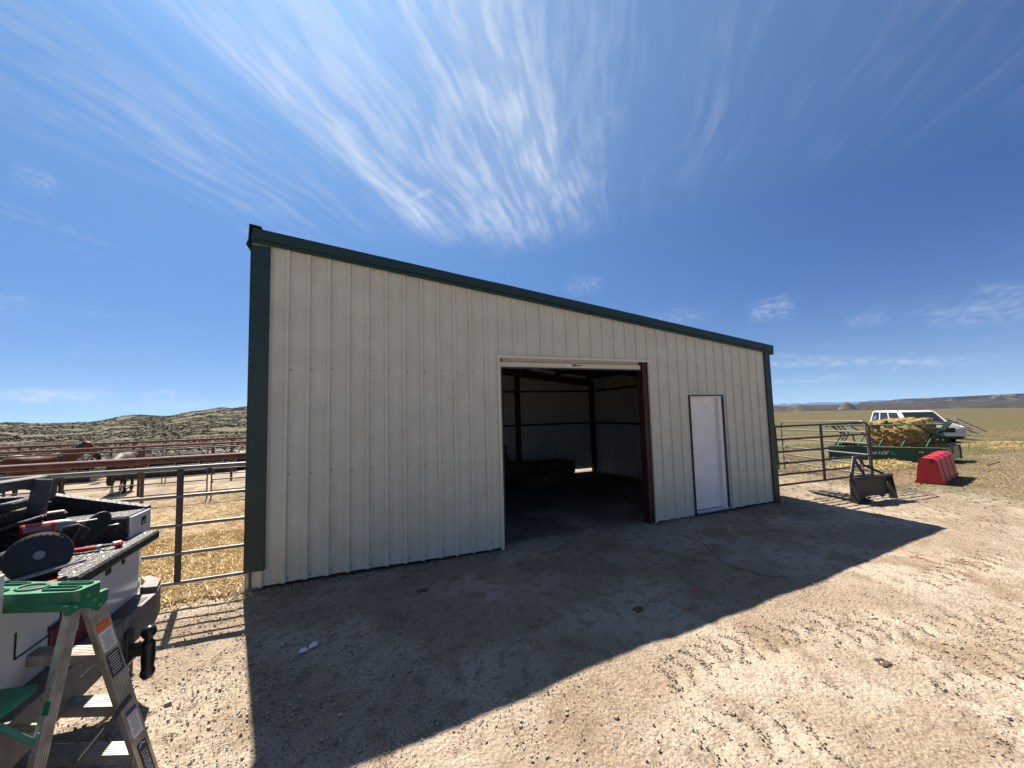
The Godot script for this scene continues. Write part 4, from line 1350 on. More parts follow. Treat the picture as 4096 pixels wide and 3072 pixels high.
# ---------------------------------------------------------------- things on the field
func make_feeder(label: String, a: Vector3, b: Vector3, m: Material, sign: bool, width := 1.3, group := "") -> Node3D:
	# a trough with an X-shaped hay cradle of slanted bars; front face from a to b
	var t := thing("hay_feeder", label, "hay feeder", Vector3.ZERO, 0.0, group)
	t.transform = along(a, b)
	var L := a.distance_to(b)
	var W := width
	var H := 0.46
	var front := part("front_panel", MB.new().box(Vector3(L * 0.5, H * 0.5 + 0.02, 0.0), Vector3(L - 0.1, H - 0.02, 0.006)), m, t)
	part("back_panel", MB.new().box(Vector3(L * 0.5, H * 0.5 + 0.02, -W), Vector3(L - 0.1, H - 0.02, 0.006)), m, t)
	for x in [0.0, L]:
		part("end_panel", MB.new().box(Vector3(x, H * 0.5 + 0.02, -W * 0.5), Vector3(0.006, H - 0.02, W - 0.1)), M.feeder_end if x > 0.0 else m, t)
		for z in [0.0, -W]:
			part("corner_post", MB.new().box(Vector3(x, H * 0.5, z), Vector3(0.07, H + 0.02, 0.07), Basis(), 0.006), m, t)
	part("floor", MB.new().box(Vector3(L * 0.5, 0.05, -W * 0.5), Vector3(L - 0.1, 0.02, W - 0.1)), m, t)
	var r := 0.024
	for z in [0.0, -W]:
		part("trough_rail", MB.new().tube(Vector3(0, H + 0.005, z), Vector3(L, H + 0.005, z), r, -1, 8), m, t)
	for x in [0.0, L]:
		part("trough_rail", MB.new().tube(Vector3(x, H + 0.005, 0), Vector3(x, H + 0.005, -W), r, -1, 8), m, t)
	var wy := 0.89
	var ty := 1.27
	var zi := W * 0.30
	for s in 2:
		var zo := 0.0 if s == 0 else -W
		var zw := -zi if s == 0 else -W + zi
		part("waist_rail", MB.new().tube(Vector3(0.28, wy, zw), Vector3(L - 0.28, wy, zw), r, -1, 8), m, t)
		var rail := part("top_rail", MB.new().tube(Vector3(-0.02, ty, zo), Vector3(L + 0.02, ty, zo), r * 1.1, -1, 8), m, t)
		for x in [-0.02, L + 0.02]:
			part("end_cap", MB.new().tube(Vector3(x - 0.03, ty, zo), Vector3(x + 0.03, ty, zo), r * 1.45, -1, 8), M.steel_dark, rail)
		var n := 5
		for i in n:
			var x := lerpf(0.36, L - 0.36, i / (n - 1.0))
			part("bar", MB.new().tube(Vector3(x - 0.10, H, zo - (0.04 if s == 0 else -0.04)), Vector3(x + 0.02, wy, zw), r, -1, 8), m, t)
			part("bar", MB.new().tube(Vector3(x + 0.02, wy, zw), Vector3(x - 0.22, ty, zo), r, -1, 8), m, t)
	for s in 2:
		var xo := 0.0 if s == 0 else L
		var xw := 0.28 if s == 0 else L - 0.28
		part("waist_rail", MB.new().tube(Vector3(xw, wy, -zi), Vector3(xw, wy, -W + zi), r, -1, 8), m, t)
		part("top_rail", MB.new().tube(Vector3(xo, ty, 0), Vector3(xo, ty, -W), r, -1, 8), m, t)
		for i in 3:
			var z := lerpf(-zi, -W + zi, i / 2.0)
			part("bar", MB.new().tube(Vector3(xo, H, z * 1.0), Vector3(xw, wy, z), r, -1, 8), m, t)
			part("bar", MB.new().tube(Vector3(xw, wy, z), Vector3(xo, ty, z), r, -1, 8), m, t)
	if sign:
		var tm := TextMesh.new()
		var fnt := SystemFont.new()
		fnt.font_names = PackedStringArray(["Droid Sans"])
		fnt.font_weight = 700
		tm.font = fnt
		tm.text = "TARTER"
		tm.font_size = 32
		tm.pixel_size = 0.0042
		tm.depth = 0.002
		tm.material = mat(Color(0.7, 0.72, 0.7), 0.5)
		var o := shared("lettering", tm, front, Transform3D(Basis.from_scale(Vector3(1.18, 0.95, 1.0)), Vector3(L * 0.455, 0.245, 0.0055)))
		var lg := MB.new()
		for i in 4:
			var y := 0.215 + i * 0.022
			lg.path(PackedVector3Array([Vector3(L * 0.455 + 0.37, y + 0.004, 0.006), Vector3(L * 0.455 + 0.42, y, 0.006), Vector3(L * 0.455 + 0.50, y + 0.012, 0.006)]), [0.003, 0.009, 0.004], 6, true, false, 1.0)
		part("emblem", lg, mat(Color(0.02, 0.33, 0.38), 0.5), front)
	return t

func hay_mesh(size: Vector3, seed_: int, roundness: float, shade_tone := 1.0) -> MB:
	# a lumpy bale: a rounded block with ragged faces and stalks standing out
	var mb := MB.new()
	mb.use_col = true
	var r := RandomNumberGenerator.new()
	r.seed = seed_
	var nz := FastNoiseLite.new()
	nz.seed = seed_; nz.frequency = 2.2; nz.fractal_octaves = 4
	var shape := func(d: Vector3) -> Vector3:
		var m := maxf(absf(d.x), maxf(absf(d.y), absf(d.z)))
		var q := d / m
		q = q.lerp(d.normalized() * 1.15, roundness)
		q = q * size * 0.5
		return q * (1.0 + 0.16 * nz.get_noise_3d(q.x * 1.5, q.y * 1.5, q.z * 1.5)) + d.normalized() * 0.03 * nz.get_noise_3d(q.x * 9.0, q.y * 9.0, q.z * 9.0)
	var N := 14
	for ax in 3:
		for s in [-1.0, 1.0]:
			for i in N:
				for j in N:
					var c := []
					for e in [[0, 0], [1, 0], [1, 1], [0, 1]]:
						var d := Vector3.ZERO
						d[ax] = s
						d[(ax + 1) % 3] = 2.0 * (i + e[0]) / N - 1.0
						d[(ax + 2) % 3] = 2.0 * (j + e[1]) / N - 1.0
						c.append(shape.call(d))
					mb.col = Color(0.36, 0.255, 0.11).lerp(Color(0.2, 0.13, 0.05), r.randf()) * (r.randf_range(0.7, 1.1) * shade_tone)
					if s > 0: mb.quad(c[0], c[1], c[2], c[3])
					else: mb.quad(c[0], c[3], c[2], c[1])
	var count := int(900 * (size.x * size.y + size.x * size.z + size.y * size.z) / 3.0)
	for i in clampi(count, 500, 3000):
		var d := Vector3(r.randf_range(-1, 1), r.randf_range(-1, 1), r.randf_range(-1, 1))
		d[r.randi() % 3] = 1.0 if r.randf() < 0.5 else -1.0
		var p: Vector3 = shape.call(d)
		var out := (d.normalized() * 0.45 + Vector3(r.randf_range(-1, 1), r.randf_range(-1, 0.6), r.randf_range(-1, 1))).normalized() * r.randf_range(0.05, 0.14)
		var w := out.cross(Vector3(r.randf() - 0.5, r.randf() - 0.5, r.randf() - 0.5)).normalized() * 0.006
		mb.col = Color(0.55, 0.41, 0.19).lerp(Color(0.33, 0.22, 0.09), r.randf()) * shade_tone
		mb.tri(p - w, p + w, p + out)
	return mb

func hay_heap(label: String, at: Vector3, rx: float, rz: float, h: float, n: int, seed_: int, col := Color(0.58, 0.42, 0.19)) -> void:
	var mb := MB.new()
	mb.use_col = true
	var r := RandomNumberGenerator.new()
	r.seed = seed_
	for i in n:
		var a := r.randf() * TAU
		var q := sqrt(r.randf())
		var ed := 1.0 + 0.25 * sin(a * 3.0 + seed_) + 0.15 * sin(a * 7.0)
		var x := cos(a) * q * rx * ed
		var z := sin(a) * q * rz * ed
		var y := h * (1.0 - q * q) * r.randf_range(0.2, 1.0) + 0.01 + lay(at.x + x, at.z + z) - lay(at.x, at.z)
		var d := Vector3(r.randf_range(-1, 1), r.randf_range(-0.35, 0.45), r.randf_range(-1, 1)).normalized() * r.randf_range(0.06, 0.16)
		var w := d.cross(Vector3(r.randf() - 0.5, 1.0, r.randf() - 0.5)).normalized() * r.randf_range(0.006, 0.012)
		mb.col = col.lerp(col * 0.5, r.randf()) * r.randf_range(0.8, 1.15)
		mb.tri(Vector3(x, y, z) - d * 0.5 - w, Vector3(x, y, z) - d * 0.5 + w, Vector3(x, y, z) + d * 0.5)
	var o := part("loose_hay", mb, M.straw)
	o.position = at
	tag(o, label, "hay", "", "stuff")

func make_suv(at: Vector3, turn: float) -> void:
	# faces +x, base at the ground under its middle
	var t := thing("parked_suv", "white sport utility vehicle parked behind the hay feeder on the field", "car", at, turn)
	var white := mat(Color(0.50, 0.49, 0.46), 0.35, 0.0)
	white.clearcoat_enabled = true
	var silver := mat(Color(0.22, 0.22, 0.23), 0.4, 0.2)
	var glass := mat(Color(0.012, 0.016, 0.02), 0.06)
	var rub := mat(Color(0.02, 0.02, 0.02), 0.85)
	var hw := 1.0
	# lower body: side profile swept across the width, narrowed towards the top
	var body := MB.new()
	var prof := PackedVector2Array([Vector2(-2.55, 0.48), Vector2(-2.60, 0.72), Vector2(-2.56, 1.17), Vector2(0.95, 1.19), Vector2(1.45, 1.20), Vector2(2.30, 1.06), Vector2(2.54, 0.98), Vector2(2.58, 0.70), Vector2(2.55, 0.42), Vector2(2.05, 0.40), Vector2(1.98, 0.66), Vector2(1.75, 0.83), Vector2(1.42, 0.83), Vector2(1.18, 0.66), Vector2(1.10, 0.38), Vector2(-1.10, 0.38), Vector2(-1.18, 0.66), Vector2(-1.42, 0.83), Vector2(-1.75, 0.83), Vector2(-1.98, 0.66), Vector2(-2.05, 0.42)])
	body.prism(prof, Transform3D(Basis(), Vector3(0, 0, -hw)), hw * 2.0)
	part("body", body, white, t)
	# cabin shell: a frustum with pillars, glass panes set in
	var cab := MB.new()
	var y0 := 1.16
	var y1 := 1.86
	var low := [Vector3(-2.54, y0, hw * 0.985), Vector3(1.42, y0, hw * 0.985), Vector3(1.42, y0, -hw * 0.985), Vector3(-2.54, y0, -hw * 0.985)]
	var top := [Vector3(-2.38, y1, hw * 0.84), Vector3(0.55, y1, hw * 0.84), Vector3(0.55, y1, -hw * 0.84), Vector3(-2.38, y1, -hw * 0.84)]
	for i in 4:
		var j := (i + 1) % 4
		cab.quad(low[i], low[j], top[j], top[i])
	var crown := []
	for q in top: crown.append(q + Vector3(0.1 if q.x < 0 else -0.12, 0.06, 0.14 * -signf(q.z)))
	for i in 4:
		var j := (i + 1) % 4
		cab.quad(top[i], top[j], crown[j], crown[i])
	cab.quad(crown[0], crown[1], crown[2], crown[3])
	part("cabin", cab, white, t)
	var pane := func(i: int, u0: float, u1: float, v0: float, v1: float, called: String) -> void:
		var j := (i + 1) % 4
		var P := func(u: float, v: float) -> Vector3:
			var lo2: Vector3 = (low[i] as Vector3).lerp(low[j], u)
			var hi2: Vector3 = (top[i] as Vector3).lerp(top[j], u)
			return lo2.lerp(hi2, v)
		var nn: Vector3 = ((P.call(1.0, 0.0) as Vector3) - (P.call(0.0, 0.0) as Vector3)).cross((P.call(0.0, 1.0) as Vector3) - (P.call(0.0, 0.0) as Vector3)).normalized() * 0.008
		var m := MB.new()
		m.quad(P.call(u0, v0) + nn, P.call(u1, v0) + nn, P.call(u1, v1) + nn, P.call(u0, v1) + nn)
		m.quad(P.call(u0, v0) + nn * 0.2, P.call(u0, v0) + nn, P.call(u0, v1) + nn, P.call(u0, v1) + nn * 0.2)
		m.quad(P.call(u1, v0) + nn, P.call(u1, v0) + nn * 0.2, P.call(u1, v1) + nn * 0.2, P.call(u1, v1) + nn)
		part(called, m, glass, t)
	for side in [0, 2]:
		var f := func(u: float) -> float: return u if side == 0 else 1.0 - u
		for q in [[0.045, 0.27, 0.10, 0.93], [0.31, 0.56, 0.10, 0.93], [0.60, 0.90, 0.10, 0.93]]:
			var a: float = f.call(q[0])
			var b: float = f.call(q[1])
			pane.call(side, minf(a, b), maxf(a, b), q[2], q[3], "side_window")
	pane.call(1, 0.05, 0.95, 0.06, 0.95, "windshield")
	pane.call(3, 0.08, 0.92, 0.15, 0.92, "rear_window")
	# pale stickers on the rear side glass, as seen on the car
	var stick := MB.new()
	for q in [[-2.10, 1.42], [-2.02, 1.50], [-1.96, 1.38], [-1.90, 1.55], [-2.14, 1.30], [-1.86, 1.44]]:
		var k: float = (q[1] - y0) / (y1 - y0)
		stick.box(Vector3(q[0], q[1], lerpf(hw * 0.985, hw * 0.84, k) + 0.014), Vector3(0.06, 0.05, 0.004), Basis(Vector3.RIGHT, -0.25) * Basis(Vector3.BACK, q[0] * 7.0), 0.0)
	part("window_sticker", stick, mat(Color(0.35, 0.5, 0.6), 0.6), t)
	part("hood", MB.new().prism(PackedVector2Array([Vector2(1.35, 1.19), Vector2(2.28, 1.05), Vector2(2.50, 0.98), Vector2(2.50, 1.01), Vector2(2.28, 1.095), Vector2(1.35, 1.235)]), Transform3D(Basis(), Vector3(0, 0, -0.86)), 1.72), silver, t)
	part("grille", MB.new().box(Vector3(2.565, 0.82, 0), Vector3(0.05, 0.26, 1.12), Basis(), 0.02), rub, t)
	for s in [1.0, -1.0]:
		part("headlight", MB.new().box(Vector3(2.535, 0.84, 0.77 * s), Vector3(0.08, 0.22, 0.36), Basis(Vector3.UP, -0.16 * s), 0.03), mat(Color(0.55, 0.56, 0.58), 0.15, 0.3), t)
		part("mirror", MB.new().box(Vector3(1.15, 1.24, 1.12 * s), Vector3(0.12, 0.19, 0.26), Basis(), 0.04), rub, t)
		part("roof_rail", MB.new().path(PackedVector3Array([Vector3(-2.05, 1.92, 0.62 * s), Vector3(-1.9, 1.975, 0.63 * s), Vector3(-0.2, 1.985, 0.63 * s), Vector3(0.0, 1.93, 0.62 * s)]), 0.022, 8), rub, t)
		for x in [-1.585, 1.585]:
			var w := part("wheel", MB.new().lathe(PackedVector2Array([Vector2(0.20, -0.11), Vector2(0.33, -0.125), Vector2(0.385, -0.09), Vector2(0.395, 0.0), Vector2(0.385, 0.09), Vector2(0.33, 0.125), Vector2(0.20, 0.11)]), Transform3D(Basis(Vector3.RIGHT, PI * 0.5), Vector3(x, 0.39, 0.84 * s)), 22), rub, t)
			part("rim", MB.new().lathe(PackedVector2Array([Vector2(0.235, 0.0), Vector2(0.235, 0.11), Vector2(0.20, 0.06), Vector2(0.09, 0.10), Vector2(0.0, 0.09)]), Transform3D(Basis(Vector3.RIGHT, PI * 0.5 * s), Vector3(x, 0.39, 0.84 * s)), 18), M.zinc, w)
	part("bumper", MB.new().box(Vector3(2.58, 0.58, 0), Vector3(0.16, 0.24, 1.98), Basis(), 0.06), white, t)
	part("lower_valance", MB.new().box(Vector3(2.52, 0.40, 0), Vector3(0.16, 0.16, 1.8), Basis(), 0.04), rub, t)
	part("roof_rack_bar", MB.new().box(Vector3(-0.35, 1.97, 0), Vector3(0.10, 0.03, 1.3), Basis(), 0.01), rub, t)

func make_field() -> void:
	M.feeder_green = tri(mat(Color(0.010, 0.075, 0.042), 0.38), noise_tex(50, 0.02, Color(0.7, 0.72, 0.7), Color(1, 1, 1), 256, 4), 0.8)
	M.feeder_end = tri(mat(Color(0.30, 0.285, 0.17), 0.4, 0.35), noise_tex(51, 0.015, Color(0.75, 0.76, 0.72), Color(1, 1, 1), 256, 4), 0.8)
	M.feeder_dark = mat(Color(0.012, 0.020, 0.018), 0.6)
	# gate panels swung away from the shed's far corner
	var HG := [1.50, 1.235, 0.98, 0.745, 0.52, 0.315]
	var g0 := Vector3(8.98, 0.0, -0.07)
	var g1 := Vector3(12.14, -0.01, 0.07)
	var g2 := Vector3(13.62, -0.11, -2.9)
	corral_panel("black round-cornered gate panel fixed to the shed corner beside the walk door", g0, g1, HG, [0.475], 0.021, M.panel_brown, M.panel_brown, "", true, "gate_panel")
	corral_panel("round-cornered gate panel hinged to the end of the one at the shed corner", g1 + Vector3(0.05, 0, -0.04), g2, [1.52, 1.27, 1.0, 0.74, 0.5, 0.28], [], 0.020, M.galv, M.panel_brown, "", true, "gate_panel")
	corral_panel("dark round-cornered gate panel reaching back along the shed's side wall", Vector3(10.3, -0.2, -5.6), g2 + Vector3(-0.12, 0, -0.05), [1.52, 1.27, 1.0, 0.74, 0.5, 0.28], [0.5], 0.022, M.panel_brown, M.panel_brown, "", true, "gate_panel")
	# feeder with its bale
	var fl := on(3322, 1831, -0.225)
	var fr := on(3790, 1851, -0.115)
	var fd := make_feeder("green hay feeder with slanted bars and white lettering on its trough", fl, fr, M.feeder_green, true, 1.9)
	var fx := fd.transform
	var L := fl.distance_to(fr)
	var hb := part("hay_bale", hay_mesh(Vector3(1.75, 1.05, 1.25), 3, 0.45), M.straw)
	hb.transform = fx * Transform3D(Basis(Vector3.BACK, 0.03), Vector3(L * 0.60, 0.92, -0.98))
	tag(hb, "big golden hay bale sitting in the green feeder", "hay bale")
	var hb2 := part("hay_bale", hay_mesh(Vector3(0.75, 0.45, 0.6), 5, 0.5), M.straw)
	hb2.transform = fx * Transform3D(Basis(), Vector3(L * 0.88, 0.36, -0.8))
	tag(hb2, "broken lump of hay lying in the trough beside the big bale", "hay")
	hay_heap("loose hay lining the trough of the green feeder", fx * Vector3(L * 0.5, 0.30, -0.45), 0.5, 1.2, 0.22, 1500, 9)
	hay_heap("pulled hay strewn on the ground before the green feeder", on(3480, 1862, -0.06), 2.4, 0.8, 0.05, 2200, 10)
	hay_heap("pale straw pile on the grass past the end of the feeder", on(3960, 1778, -0.45), 3.4, 1.3, 0.16, 2200, 11)
	hay_heap("bright straw spill on the grass at the field's edge", on(4070, 1792, -0.4), 2.6, 1.0, 0.12, 1800, 12)
	# the car
	var mid := EYE + ray(3648, 1700) * 24.2
	make_suv(Vector3(mid.x, lay(mid.x, mid.z), mid.z), atan2(-0.758, -0.653))
	# panels lying in a pile behind the car
	for i in 4:
		var a := on(3855, 1752 - i * 3, -0.55 + 0.1 * i) + Vector3(0.1 * i, 0, 0.3 * i)
		var t := corral_panel(["bottom panel of the pile lying on the field behind the car", "second panel up in the pile behind the car", "third panel up in the pile behind the car", "top panel of the pile behind the car, tilted"][i], Vector3.ZERO, Vector3(3.6, 0, 0), [1.55, 1.25, 0.98, 0.72, 0.46, 0.2], [0.33, 0.66], 0.024, M.galv, M.panel_brown, "steel panels piled on the field", true)
		t.transform = Transform3D(Basis(Vector3.UP, 0.35 + 0.13 * i) * Basis(Vector3.RIGHT, -1.12 + 0.04 * i), Vector3(a.x, lay(a.x, a.z) + 0.05 + 0.16 * i, a.z))
	# red plastic feed bunk, upside down
	var ra := on(3658, 1929, -0.02)
	var rb := on(3782, 1939, -0.02)
	var rt := thing("feed_bunk", "red plastic feed bunk turned upside down on the grass", "feed bunk")
	var red := tri(mat(Color(0.50, 0.020, 0.025), 0.45), noise_tex(60, 0.012, Color(0.75, 0.7, 0.7), Color(1, 1, 1), 256, 5), 0.9)
	rt.transform = along(ra, rb)
	var w := ra.distance_to(rb)
	var h := 0.60
	var tw := w * 0.27
	var end := PackedVector2Array([Vector2(0, 0.0), Vector2(w, 0.0), Vector2(w, 0.045), Vector2(w - 0.03, 0.05), Vector2(w * 0.5 + tw + 0.02, h - 0.06), Vector2(w * 0.5 + tw - 0.05, h), Vector2(w * 0.5 - tw + 0.05, h), Vector2(w * 0.5 - tw - 0.02, h - 0.06), Vector2(0.03, 0.05), Vector2(0, 0.045)])
	var rc: Vector3 = rt.transform.affine_inverse() * on(3838, 1898, -0.02) - Vector3(w, 0, 0)
	var deep := -rc.z
	var lean := rc.x / rc.z
	var skew := Basis(Vector3(1, 0, 0), Vector3(0, 1, 0), Vector3(lean, 0, 1.0))
	part("shell", MB.new().prism(end, Transform3D(skew, Vector3(-lean * deep, 0.0, -deep)), deep), red, rt)
	for i in 3:
		var z := -deep * (0.2 + 0.3 * i)
		var rib := PackedVector2Array()
		for q in end: rib.append((q - Vector2(w * 0.5, 0)) * Vector2(1.05, 1.02) + Vector2(w * 0.5, 0))
		part("rib", MB.new().prism(rib, Transform3D(skew, Vector3(lean * (z - 0.08), 0.002, z - 0.08)), 0.1), red, rt)
	part("drain_notch", MB.new().box(Vector3(w * 0.62, h - 0.075, 0.004), Vector3(0.09, 0.07, 0.012), Basis(Vector3.BACK, -0.5), 0.004), mat(Color(0.05, 0.01, 0.012), 0.7), rt)
	# black fork attachment
	var pa := on(3411, 2012, 0.0)
	var pb := on(3572, 1992, -0.01)
	var ft := thing("fork_attachment", "black loader fork attachment standing on its plate by the gate panel", "loader attachment")
	ft.transform = along(pa, pb)
	var pw := pa.distance_to(pb)
	part("back_plate", MB.new().prism(PackedVector2Array([Vector2(0.03, 0.09), Vector2(0.12, 0.03), Vector2(0.14, 0.08), Vector2(0.25, 0.08), Vector2(0.27, 0.03), Vector2(0.36, 0.03), Vector2(0.38, 0.10), Vector2(pw - 0.38, 0.10), Vector2(pw - 0.35, 0.05), Vector2(pw - 0.27, 0.05), Vector2(pw - 0.24, 0.10), Vector2(pw - 0.13, 0.10), Vector2(pw - 0.13, 0.36), Vector2(pw - 0.07, 0.36), Vector2(pw - 0.07, 0.44), Vector2(0.03, 0.44)]), Transform3D(Basis(Vector3.RIGHT, -0.04).scaled(Vector3(1, 0.95, 1)), Vector3(0, 0, 0)), 0.012), M.black_paint, ft)
	for x in [0.0, pw - 0.07]:
		part("side_flange", MB.new().prism(PackedVector2Array([Vector2(-0.02, 0.0), Vector2(0.13, 0.02), Vector2(0.07, 0.46), Vector2(-0.02, 0.46)]), Transform3D(Basis(Vector3.UP, -PI * 0.5), Vector3(x + 0.012, 0, -0.01)), 0.012), M.black_paint, ft)
	part("top_angle", MB.new().prism(PackedVector2Array([Vector2(0.0, 0.0), Vector2(0.06, 0.0), Vector2(0.10, 0.055), Vector2(0.04, 0.075)]), Transform3D(Basis(Vector3.UP, -PI * 0.5), Vector3(pw - 0.02, 0.43, -0.03)), pw - 0.03), M.black_paint, ft)
	part("bottom_lip", MB.new().prism(PackedVector2Array([Vector2(0.0, 0.0), Vector2(0.14, 0.02), Vector2(0.14, 0.035), Vector2(0.0, 0.06)]), Transform3D(Basis(Vector3.UP, -PI * 0.5), Vector3(0.40, 0.0, -0.01)), 0.38), M.black_paint, ft)
	var bar := func(a: Vector3, b: Vector3, wd: float, called: String) -> void:
		var x := (b - a).normalized()
		var z := x.cross(Vector3(0, 0, 1)).normalized()
		var bb := Basis(x, z, x.cross(z))
		part(called, MB.new().box((a + b) * 0.5, Vector3(a.distance_to(b) + 0.02, wd, 0.02), bb, 0.003), M.black_paint, ft)
	bar.call(Vector3(0.06, 0.44, -0.03), Vector3(0.33, 0.84, -0.12), 0.09, "brace")
	bar.call(Vector3(0.33, 0.84, -0.13), Vector3(0.46, 0.50, -0.04), 0.06, "brace")
	bar.call(Vector3(0.30, 0.845, -0.12), Vector3(0.80, 0.86, -0.30), 0.03, "crossbar")
	bar.call(Vector3(0.78, 0.86, -0.30), Vector3(0.83, 0.66, -0.28), 0.08, "brace")
	bar.call(Vector3(0.83, 0.66, -0.28), Vector3(pw - 0.05, 0.46, -0.06), 0.045, "brace")
	bar.call(Vector3(0.46, 0.50, -0.04), Vector3(0.83, 0.66, -0.28), 0.06, "brace")
	var ti := ft.transform.affine_inverse()
	for q in [[3240, 1962, 0.10], [3282, 1961, 0.52]]:
		var tip: Vector3 = ti * on(q[0], q[1], 0.03)
		var root := Vector3(q[2], 0.05, -0.02)
		var m := MB.new()
		m.box((root + tip) * 0.5, Vector3(0.10, 0.035, root.distance_to(tip)), Basis.looking_at(tip - root), 0.005)
		part("fork", m, M.black_paint, ft)

# ---------------------------------------------------------------- work truck, its tools, the step ladder
func make_truck() -> void:
	var white := mat(Color(0.66, 0.66, 0.67), 0.32)
	white.clearcoat_enabled = true
	white.clearcoat_roughness = 0.15
	tri(white, noise_tex(70, 0.01, Color(0.86, 0.85, 0.83), Color(1, 1, 1), 256, 5), 0.7)
	var liner := tri(mat(Color(0.016, 0.017, 0.019), 0.5), noise_tex(71, 0.05, Color(0.6, 0.6, 0.6), Color(1, 1, 1), 256, 3), 2.0, false, normal_tex(72, 0.06, 5.0, 256, 3), 0.6)
	var deck := tri(mat(Color(0.045, 0.046, 0.05), 0.42), noise_tex(73, 0.03, Color(0.45, 0.45, 0.45), Color(1, 1, 1), 256, 5), 1.6, false, normal_tex(72, 0.06, 5.0, 256, 3), 0.5)
	var grey := tri(mat(Color(0.16, 0.15, 0.14), 0.6), noise_tex(74, 0.03, Color(0.7, 0.7, 0.68), Color(1, 1, 1), 256, 4), 1.5)
	var black := mat(Color(0.012, 0.012, 0.013), 0.5)
	M.liner = liner
	M.black = black
	var t := thing("work_truck", "white work truck with a black lined bed and a fold-down tailgate shelf", "truck")
	# rear panel with rounded corner
	var pl := PackedVector2Array([Vector2(-0.33, 3.14), Vector2(-0.33, 1.56), Vector2(-0.35, 1.48), Vector2(-0.40, 1.435), Vector2(-0.48, 1.42), Vector2(-0.60, 1.42), Vector2(-0.60, 3.14)])
	var flat := Basis(Vector3(1, 0, 0), Vector3(0, 0, 1), Vector3(0, -1, 0))
	var rear := part("rear_panel", MB.new().prism(pl, Transform3D(flat, Vector3(0, 1.10, 0)), 0.48), white, t)
	part("panel_seam", MB.new().box(Vector3(-0.328, 1.02, 2.10), Vector3(0.006, 0.006, 0.62)).box(Vector3(-0.328, 0.86, 2.52), Vector3(0.006, 0.006, 0.30)).box(Vector3(-0.328, 0.92, 2.67), Vector3(0.006, 0.12, 0.006)).box(Vector3(-0.328, 0.92, 2.37), Vector3(0.006, 0.12, 0.006)), black, rear)
	part("lock_plug", MB.new().tube(Vector3(-0.332, 1.0, 1.775), Vector3(-0.324, 1.0, 1.775), 0.018, 0.018, 14), black, rear)
	part("handle_recess", MB.new().box(Vector3(-0.326, 1.0, 1.95), Vector3(0.012, 0.045, 0.05), Basis(), 0.004), black, rear)
	# registration plate: maroon with a white star and letters, in a dark frame
	var pm := mat(Color(0.17, 0.018, 0.03), 0.45)
	var pt := part("number_plate", MB.new().box(Vector3(-0.322, 0.80, 2.30), Vector3(0.012, 0.165, 0.31), Basis(), 0.003), pm, t, "maroon plate with a white star")
	var star := PackedVector2Array()
	for i in 10:
		var a := TAU * i / 10.0 + PI * 0.5
		var r := 0.030 if i % 2 == 0 else 0.012
		star.append(Vector2(cos(a) * r, sin(a) * r))
	part("star", MB.new().prism(star, Transform3D(Basis(Vector3.UP, PI * 0.5), Vector3(-0.3165, 0.805, 2.26)), 0.002), mat(Color(0.75, 0.73, 0.7), 0.5), pt)
	var fnt := SystemFont.new()
	fnt.font_names = PackedStringArray(["Droid Sans"])
	fnt.font_weight = 700
	var tm := TextMesh.new()
	tm.font = fnt
	tm.text = "A"
	tm.font_size = 24
	tm.pixel_size = 0.0042
	tm.depth = 0.002
	tm.material = mat(Color(0.7, 0.68, 0.65), 0.5)
	shared("letter", tm, pt, Transform3D(Basis(Vector3.UP, PI * 0.5), Vector3(-0.3155, 0.795, 2.335)))
	part("plate_frame", MB.new().box(Vector3(-0.320, 0.708, 2.30), Vector3(0.016, 0.02, 0.33), Basis(), 0.003).box(Vector3(-0.320, 0.892, 2.30), Vector3(0.016, 0.02, 0.33), Basis(), 0.003), black, pt)
	# the fold-down shelf
	var sh := part("tailgate_shelf", MB.new().box(Vector3(-0.615, 1.115, 2.09), Vector3(0.79, 0.05, 1.02), Basis(), 0.008), deck, t, "black fold-down shelf with grooves and bolts")
	for x in [-0.40, -0.47, -0.55]:
		part("groove", MB.new().box(Vector3(x, 1.1405, 2.09), Vector3(0.012, 0.002, 1.0)), black, sh)
	part("edge_cap", MB.new().box(Vector3(-0.255, 1.113, 2.09), Vector3(0.09, 0.064, 1.04), Basis(), 0.012), liner, sh)
	for q in [[-0.27, 1.65], [-0.335, 1.72], [-0.27, 1.92], [-0.335, 2.02], [-0.27, 2.14], [-0.335, 2.2], [-0.27, 2.40], [-0.335, 2.46]]:
		part("bolt", MB.new().lathe(PackedVector2Array([Vector2(0.009, 0.0), Vector2(0.008, 0.003), Vector2(0.0001, 0.005)]), Transform3D(Basis(), Vector3(q[0], 1.1415 if q[0] < -0.3 else 1.1455, q[1])), 8), M.zinc, sh)
